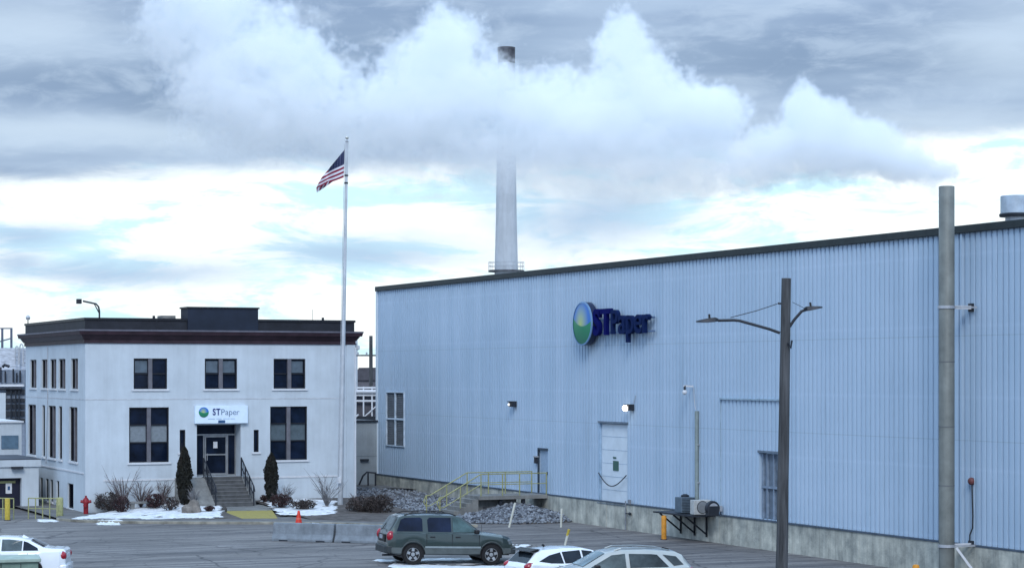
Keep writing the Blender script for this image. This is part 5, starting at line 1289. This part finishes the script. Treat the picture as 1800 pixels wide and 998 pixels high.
    for (xa, sgn) in ((L0, -1), (L1, 1)):
        wq = lerp_tab(S['width'], xa+(-sgn)*.3) - .03; mb = MB(); 
        prof = [(-wq, 0), (-wq+.02, .09), (-wq+.22, .14), (0, .16), (wq-.22, .14), (wq-.02, .09), (wq, 0), (wq, -.3), (-wq, -.3)]
        mb.prism(prof, lambda y, x: (xa + sgn*x - sgn*.06, y, bz0), lambda y, x: (xa + sgn*x - sgn*.06, y, bz1)); mb.build('bumper', S.get('m_bump', m_body), T, bevel=.03)
    if S.get('rack'):
        for sg in (-1, 1):
            xa, xb = S['rack']; n_ = 8; MB().tube([(xa+(xb-xa)*k/n_, sg*(sec(xa+(xb-xa)*k/n_)[8][0]-.06), lerp_tab(S['top'], xa+(xb-xa)*k/n_)+(S.get('rz', .055) if 0 < k < n_ else -.01)) for k in range(n_+1)], .022, 6).build('roof_rail', S.get('m_rack', M_BLACK), T)
        if S.get('cross'):
            for x in S['cross']: yy = sec(x)[8][0]-.06; MB().bar((x, -yy, lerp_tab(S['top'], x)+.065), (x, yy, lerp_tab(S['top'], x)+.065), .05, .025).build('cross_bar', M_BLACK, T)
    return T, sec

# green off-roader (x forward)
suv = dict(wr=.37, axles=(-1.42, 1.47), sill=.36, rise=.12, spokes=5,
    top=[(-2.34, .62), (-2.33, 1.0), (-2.26, 1.18), (-1.93, 1.70), (-1.75, 1.755), (-.8, 1.79), (.1, 1.77), (.38, 1.72), (1.08, 1.20), (1.15, 1.165), (1.9, 1.08), (2.2, 1.0), (2.32, .85), (2.36, .6)],
    belt=[(-2.34, .60), (-2.3, 1.0), (-2.2, 1.14), (.9, 1.12), (1.2, 1.08), (1.9, 1.0), (2.2, .90), (2.36, .58)],
    width=[(-2.34, .82), (-2.1, .91), (-1, .935), (1, .935), (1.9, .91), (2.2, .84), (2.36, .70)],
    roofw=[(-2.34, .80), (-2.1, .78), (-1.8, .68), (0, .69), (.4, .67), (1.1, .74), (1.9, .76), (2.36, .6)],
    glass=[[(-2.02, 1.19), (-1.86, 1.60), (-1.72, 1.66), (-1.16, 1.68), (-1.08, 1.62), (-1.08, 1.19)], [(-.88, 1.18), (-.9, 1.60), (-.82, 1.68), (-.03, 1.68), (-.03, 1.18)], [(.04, 1.18), (.04, 1.68), (.26, 1.66), (.44, 1.56), (.90, 1.20), (.88, 1.17)]],
    wind=(.44, 1.05), rear=(-2.24, -1.96), head=(2.16, .72, .92), tail=(-2.34, .80, 1.2, .26, .18), mirror=(.86, 1.14), handles=(-.72, .22), hz=.98, seams=(-.94, .0, 1.0), bump=(.40, .66), rack=(-1.7, .2), cross=(-1.3, -.3), clad=.62)
M_SUV = paint('metallic_sage_green', (.03, .048, .046), .35, .32); M_SUVL = mat('cladding_grey_green', (.085, .10, .10), .5, .1); suv['m_bump'] = mat('bumper_grey', (.03, .038, .042), .5); suv['m_handle'] = M_BLACK; suv['m_mirror'] = M_BLACK
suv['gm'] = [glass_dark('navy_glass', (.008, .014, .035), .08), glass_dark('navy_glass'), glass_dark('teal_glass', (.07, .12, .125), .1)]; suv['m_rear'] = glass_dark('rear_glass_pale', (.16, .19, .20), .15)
ps = G(782, 986); sang = -TH + R(17)
T, _ = car('green_suv', 'dark sage green off-road car with roof rails parked in the snow', (ps.x, ps.y, gz(ps.x, ps.y)+.02), sang, suv, M_SUV, pitch=R(1.7), m_low=M_SUVL); T.scale = (1.04, 1.04, 1.03)
for sg in (-1, 1): MB().box(-1.0, sg*.95, .60, 1.05, sg*.972, .67).build('side_moulding', mat('moulding_pale', (.22, .26, .27), .4), T, bevel=.01)
MB().box(-2.40, -.18, .88, -2.35, .18, 1.02).build('licence_plate', mat('plate_pale', (.3, .33, .38), .5), T); MB().box(-2.375, -.45, .78, -2.33, .45, 1.06).build('tailgate_trim', M_BLACK, T, bevel=.02)
MB().tube([(-2.45, -.5, .32), (-2.0, -.5, .32)], .035, 8).build('exhaust_pipe', M_DSTEEL, T); MB().tube([(-2.37, 0, 1.2), (-2.12, .35, 1.42)], .014, 5).build('rear_wiper', M_BLACK, T)
MB().tube([(1.55, .75, 1.12), (1.6, .78, 1.9)], .006, 4).build('aerial', M_BLACK, T)

sed = dict(wr=.32, axles=(-1.08, 1.62), sill=.2, rise=.1, spokes=10,
    top=[(-2.2, .55), (-2.19, .95), (-2.1, 1.02), (-1.62, 1.045), (-1.5, 1.07), (-1.0, 1.32), (-.6, 1.41), (0, 1.43), (.4, 1.36), (1.15, .99), (1.9, .88), (2.25, .72), (2.3, .5)],
    belt=[(-2.2, .53), (-2.17, .90), (-2.0, .96), (0, .92), (1.1, .88), (1.9, .78), (2.3, .48)],
    width=[(-2.2, .72), (-2.0, .85), (-1, .90), (1, .90), (1.9, .86), (2.3, .66)],
    roofw=[(-2.2, .66), (-1.6, .70), (-1, .58), (0, .59), (.4, .58), (1.2, .70), (2.3, .5)],
    glass=[[(-1.32, .98), (-1.28, 1.06), (-.95, 1.24), (-.82, 1.28), (-.82, .98)], [(-.78, .98), (-.78, 1.29), (-.35, 1.34), (-.12, 1.34), (-.12, .97)], [(-.05, .97), (-.05, 1.34), (.3, 1.30), (.9, .99), (.92, .96)]],
    wind=(.46, 1.1), rear=(-1.46, -1.03), head=(2.08, .58, .72), tail=(-2.2, .62, .96, .26, .26), mirror=(.75, .95), handles=(-.75, .2), hz=.84, seams=(-.98, -.08, .95), bump=(.14, .5))
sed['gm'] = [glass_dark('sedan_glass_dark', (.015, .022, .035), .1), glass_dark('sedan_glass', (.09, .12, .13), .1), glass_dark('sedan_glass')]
M_WHT = paint('white_car_paint', (.72, .76, .80), 0, .25)
pg = GD(3, 74.2); T, _ = car('white_sedan', 'white saloon car at the left edge with red taillight', (pg.x, pg.y, 0), math.pi-TH+R(4), sed, M_WHT); T.scale = (1.03, 1.03, 1.03)
MB().prism([(-.9, 0), (-.72, .10), (-.66, .0)], lambda x, z: (x, -.025, 1.35+z), lambda x, z: (x, .025, 1.35+z)).build('roof_fin', M_WHT, T); MB().box(-2.205, -.28, .70, -2.19, .28, .84).build('licence_plate', M_TRIMW, T)
hat = dict(wr=.32, axles=(-1.25, 1.38), sill=.25, rise=.1, spokes=8,
    top=[(-2.1, .55), (-2.09, .90), (-2.0, 1.02), (-1.62, 1.38), (-1.45, 1.44), (-.5, 1.49), (.1, 1.47), (.5, 1.38), (1.25, 1.02), (1.85, .90), (2.15, .72), (2.2, .5)],
    belt=[(-2.1, .53), (-2.05, .88), (-1.9, 1.02), (0, .95), (1.2, .90), (1.85, .80), (2.2, .48)],
    width=[(-2.1, .72), (-1.9, .86), (-1, .91), (1, .91), (1.85, .86), (2.2, .64)],
    roofw=[(-2.1, .70), (-1.9, .68), (-1.5, .57), (0, .60), (.5, .58), (1.3, .70), (2.2, .5)],
    glass=[[(-1.62, 1.10), (-1.2, 1.27), (-.78, 1.35), (-.75, 1.01), (-1.2, 1.03)], [(-.70, 1.01), (-.72, 1.36), (-.05, 1.39), (-.05, 1.0)], [(.02, 1.0), (.02, 1.39), (.4, 1.34), (1.0, 1.02), (1.0, .99)]],
    wind=(.56, 1.2), rear=(-1.97, -1.66), head=(2.0, .62, .76), tail=(-2.08, .80, 1.08, .62, .30), mirror=(.85, .98), handles=(-.75, .2), hz=.88, seams=(-.95, -.02, .95), bump=(.28, .6))
hat['m_rear'] = glass_dark('hatch_glass', (.02, .03, .04), .1)
ph = GD(1003, 69.6); T, _ = car('white_hatchback', 'white hatchback with black rear spoiler between the two larger cars', (ph.x, ph.y, 0), -TH+R(30), hat, M_WHT)
MB().prism([(-1.86, 1.40), (-1.55, 1.475), (-1.45, 1.455), (-1.6, 1.37)], lambda x, z: (x, -.55, z), lambda x, z: (x, .55, z)).build('spoiler', M_BLACK, T, bevel=.01)
MB().box(-2.14, -.28, .66, -2.10, .28, .8).build('licence_plate', M_TRIMW, T); MB().tube([(-1.0, 0, 1.5), (-1.06, 0, 1.56)], .04, 6).build('aerial', M_BLACK, T)
cro = dict(wr=.36, axles=(-1.38, 1.42), sill=.30, rise=.12, spokes=10,
    top=[(-2.32, .6), (-2.30, 1.02), (-2.2, 1.16), (-1.93, 1.50), (-1.72, 1.60), (-.8, 1.68), (0, 1.68), (.45, 1.60), (1.25, 1.17), (1.95, 1.04), (2.28, .85), (2.34, .6)],
    belt=[(-2.32, .58), (-2.27, 1.0), (-2.1, 1.14), (0, 1.08), (1.2, 1.04), (1.95, .92), (2.34, .56)],
    width=[(-2.32, .76), (-2.1, .88), (-1, .92), (1, .92), (1.95, .88), (2.34, .68)],
    roofw=[(-2.32, .72), (-2.0, .68), (-1.7, .60), (0, .62), (.45, .61), (1.3, .72), (2.34, .55)],
    glass=[[(-1.93, 1.20), (-1.72, 1.44), (-1.30, 1.50), (-1.62, 1.17)], [(-1.45, 1.14), (-1.12, 1.50), (-.95, 1.52), (-.22, 1.545), (-.22, 1.13)], [(-.10, 1.13), (-.10, 1.55), (.32, 1.51), (1.0, 1.16), (1.0, 1.12)]],
    wind=(.50, 1.22), rear=(-2.18, -1.96), head=(2.12, .74, .92), tail=(-2.28, .9, 1.12, .3, .3), mirror=(.86, 1.12), handles=(-.9, .15), hz=1.0, seams=(-1.15, -.16, 1.0), bump=(.34, .66), rack=(-1.6, .2))
cro['rz'] = .025; cro['m_rack'] = mat('rack_silver', (.3, .33, .34), .3, .7); cro['m_wind'] = glass_dark('windscreen_pale', (.13, .21, .25), .08); cro['gm'] = [glass_dark('side_glass_painted_reflection', (.05, .065, .07), .1), glass_dark('side_glass_painted_reflection'), glass_dark('side_glass_painted_reflection_front', (.09, .115, .12), .1)]; cro['m_rear'] = cro['m_wind']; cro['m_mirror'] = M_BLACK  # paler reflection in the side windows is put into their base colours
pk = GD(1082, 66.3); T, _ = car('silver_suv', 'silver crossover with roof rails at the picture foot', (pk.x, pk.y, 0), math.pi-TH+R(14), cro, paint('silver_champagne', (.42, .43, .40), .5, .3))
MB().prism([(-1.72, 0), (-1.50, .06), (-1.44, 0)], lambda x, z: (x, -.04, 1.60+z), lambda x, z: (x, .04, 1.62+z)).build('roof_fin', M_BLACK, T)
# green utility box in the near left corner
pgn = GD(30, 62); T = thing('utility_cabinet', 'pale green metal cabinet with overhanging lid beside the white saloon', 'cabinet', (pgn.x, pgn.y, 0), -TH+R(18)); kz = FPX/62; zt3 = 7-(975-657)/kz
MGC = mat('cabinet_green', (.17, .25, .21), .55, 0, .15, 3); MGL = mat('cabinet_lid_green', (.30, .38, .33), .5, 0, .12, 3)
MB().box(-.95, -.5, 0, .55, .6, zt3-.16).build('case', MGC, T, bevel=.02); MB().prism([(-.6, -.16), (-.6, -.06), (.05, .0), (.68, -.04), (.68, -.16)], lambda y, z: (-1.02, y, zt3+z), lambda y, z: (.62, y, zt3+z)).build('lid', MGL, T, bevel=.02)
for x in (-.5, .05): MB().box(x, -.515, .2, x+.02, -.501, zt3-.2).build('door_seam', M_DSTEEL, T)

# ------------------------------------------------------------------ steam
def make_steam(name, label, blobs, dep, thick, dens, res, nscale=.16, namp=.95, seed=0.0, aniso=.2):
    me = bpy.data.meshes.new(name); ob = bpy.data.objects.new(name, me); COL.objects.link(ob)
    k = FPX/dep; C = DP(1000, 250, dep); fw = Vector((st, ct, 0)); rt = Vector((ct, -st, 0))
    ob.location = C; ob.rotation_euler = (0, 0, -TH)         # local x = right, y = away, z = up
    g = bpy.data.node_groups.new(name, 'GeometryNodeTree'); g.interface.new_socket('Geometry', in_out='INPUT', socket_type='NodeSocketGeometry'); g.interface.new_socket('Geometry', in_out='OUTPUT', socket_type='NodeSocketGeometry')
    NN, LL = g.nodes, g.links; go = NN.new('NodeGroupOutput')
    pos = NN.new('GeometryNodeInputPosition').outputs[0]
    def gm(op, a_, b_=None, c_=None, clamp=False):
        n_ = NN.new('ShaderNodeMath'); n_.operation = op; n_.use_clamp = clamp
        for i, v in enumerate((a_, b_, c_)):
            if v is None: continue
            if isinstance(v, (int, float)): n_.inputs[i].default_value = v
            else: LL.new(v, n_.inputs[i])
        return n_.outputs[0]
    def vm(op, a_, b_):
        n_ = NN.new('ShaderNodeVectorMath'); n_.operation = op; LL.new(a_, n_.inputs[0])
        if isinstance(b_, (tuple, list)): n_.inputs[1].default_value = b_
        else: LL.new(b_, n_.inputs[1])
        return n_.outputs[0], n_.outputs[1]
    def nz(scale, det, rough, off, typ='FBM'):
        o_ = vm('ADD', pos, (off, off*.7, seed))[0]
        n_ = NN.new('ShaderNodeTexNoise'); n_.noise_dimensions = '3D'; n_.inputs['Scale'].default_value = scale; n_.inputs['Detail'].default_value = det; n_.inputs['Roughness'].default_value = rough
        LL.new(o_, n_.inputs['Vector']); return n_
    # warp
    wn = nz(nscale*.8, 2, .5, 5); wv = NN.new('ShaderNodeVectorMath'); wv.operation = 'SUBTRACT'; LL.new(wn.outputs['Color'], wv.inputs[0]); wv.inputs[1].default_value = (.5, .5, .5)
    ws = NN.new('ShaderNodeVectorMath'); ws.operation = 'SCALE'; LL.new(wv.outputs[0], ws.inputs[0]); ws.inputs['Scale'].default_value = 4.0
    wp = vm('ADD', pos, ws.outputs[0])[0]
    f = None; X0 = X1 = Z0 = Z1 = None
    for (cx, cy_, rx, ry, amp) in blobs:
        x, z = (cx-1000)/k, (250-cy_)/k; a_, b_ = rx/k, ry/k; yo = 1.5*math.sin(cx*.013)
        d = vm('SUBTRACT', wp, (x, yo, z))[0]; d = vm('MULTIPLY', d, (1/a_, 1/max(thick, min(a_, b_)*.8), 1/b_))[0]
        ln_ = NN.new('ShaderNodeVectorMath'); ln_.operation = 'LENGTH'; LL.new(d, ln_.inputs[0])
        v = gm('MULTIPLY', gm('SUBTRACT', 1.0, ln_.outputs['Value']), amp)
        f = v if f is None else gm('SMOOTH_MAX', f, v, .25)
        X0 = min(x-a_, X0) if X0 is not None else x-a_; X1 = max(x+a_, X1) if X1 is not None else x+a_; Z0 = min(z-b_, Z0) if Z0 is not None else z-b_; Z1 = max(z+b_, Z1) if Z1 is not None else z+b_
    n1_ = nz(nscale, 8, .62, 0); n2_ = nz(nscale*3.2, 5, .65, 17)
    n3_ = nz(nscale*9, 4, .6, 31)
    nn = gm('ADD', gm('MULTIPLY', gm('SUBTRACT', n3_.outputs[0], .5), namp*1.7), gm('ADD', gm('MULTIPLY', gm('SUBTRACT', n1_.outputs[0], .5), namp*2), gm('MULTIPLY', gm('SUBTRACT', n2_.outputs[0], .5), namp*2.6)))
    val = gm('ADD', f, nn)
    den = gm('MULTIPLY', val, 8.0, clamp=True); den = gm('MULTIPLY', den, gm('SQRT', den))
    sz = NN.new('ShaderNodeSeparateXYZ'); LL.new(pos, sz.inputs[0])
    fall = NN.new('ShaderNodeMapRange'); LL.new(gm('ADD', sz.outputs[2], gm('MULTIPLY', sz.outputs[0], .10)), fall.inputs[0]); fall.inputs[1].default_value = -5.5; fall.inputs[2].default_value = 1.6; fall.inputs[3].default_value = .07; fall.inputs[4].default_value = 1.0
    den = gm('MULTIPLY', den, gm('MULTIPLY', fall.outputs[0], dens))
    vc = NN.new('GeometryNodeVolumeCube'); LL.new(den, vc.inputs['Density']); pad = 2.5
    vc.inputs['Min'].default_value = (X0-pad, -thick-5, Z0-pad); vc.inputs['Max'].default_value = (X1+pad, thick+5, Z1+pad)
    vc.inputs['Resolution X'].default_value = int((X1-X0+2*pad)/res); vc.inputs['Resolution Y'].default_value = int((2*thick+10)/res); vc.inputs['Resolution Z'].default_value = int((Z1-Z0+2*pad)/res)
    m = bpy.data.materials.new(name + '_volume'); m.use_nodes = True; t = m.node_tree; t.nodes.clear(); mo = t.nodes.new('ShaderNodeOutputMaterial'); pv_ = t.nodes.new('ShaderNodeVolumePrincipled')
    pv_.inputs['Color'].default_value = (.985, .995, 1.0, 1); pv_.inputs['Density'].default_value = 1.0; pv_.inputs['Anisotropy'].default_value = aniso
    t.links.new(pv_.outputs[0], mo.inputs['Volume'])
    smn = NN.new('GeometryNodeSetMaterial'); smn.inputs['Material'].default_value = m; LL.new(vc.outputs[0], smn.inputs[0]); LL.new(smn.outputs[0], go.inputs[0])
    me.materials.append(m)
    md = ob.modifiers.new('steam', 'NODES'); md.node_group = g
    tag(ob, label, 'steam', kind='stuff'); return ob
BL = [(330, 10, 60, 90, 1.1), (385, 60, 75, 80, 1.1), (470, 95, 110, 75, 1.2), (400, 150, 85, 85, 1.1), (535, 125, 65, 65, 1.1), (510, 185, 130, 100, 1.2), (610, 240, 110, 75, .9), (440, 240, 100, 55, .6), (570, 210, 90, 70, 1.0),
      (790, 80, 55, 60, 1.1), (750, 120, 80, 60, 1.1), (715, 180, 75, 65, 1.1), (840, 175, 85, 65, 1.2), (780, 200, 150, 85, 1.3), (910, 195, 90, 65, 1.2), (985, 160, 40, 45, .9), (960, 220, 110, 70, 1.1),
      (1090, 80, 50, 55, 1.1), (1120, 130, 85, 70, 1.2), (1170, 170, 75, 60, 1.1), (1240, 205, 65, 60, 1.1), (1080, 210, 110, 80, 1.2), (1050, 265, 190, 80, 1.2), (1200, 285, 150, 70, 1.2), (930, 280, 180, 75, 1.0),
      (1415, 210, 35, 50, 1.0), (1450, 235, 70, 45, 1.1), (1530, 265, 100, 50, 1.1), (1380, 275, 130, 50, 1.0), (1600, 295, 65, 35, 1.0), (1310, 300, 110, 45, .9), (1060, 345, 150, 70, .9), (1150, 385, 80, 50, .7), (760, 300, 190, 60, .5), (1000, 390, 120, 60, .5), (890, 370, 60, 90, .45)]
make_steam('steam_plume', 'large white billowing steam cloud drifting across the chimney', BL, 190, 4.2, .42, .16, nscale=.15, namp=1.0, aniso=.0)
make_steam('steam_wisp', 'faint thin wisp of steam crossing the warehouse roof edge', [(1075, 478, 30, 28, 1), (1105, 500, 28, 40, 1), (1130, 530, 22, 30, .9), (1000, 475, 70, 14, .7)], 104, .5, .09, .09, nscale=.6, namp=.9)
print('objects', len(bpy.data.objects))
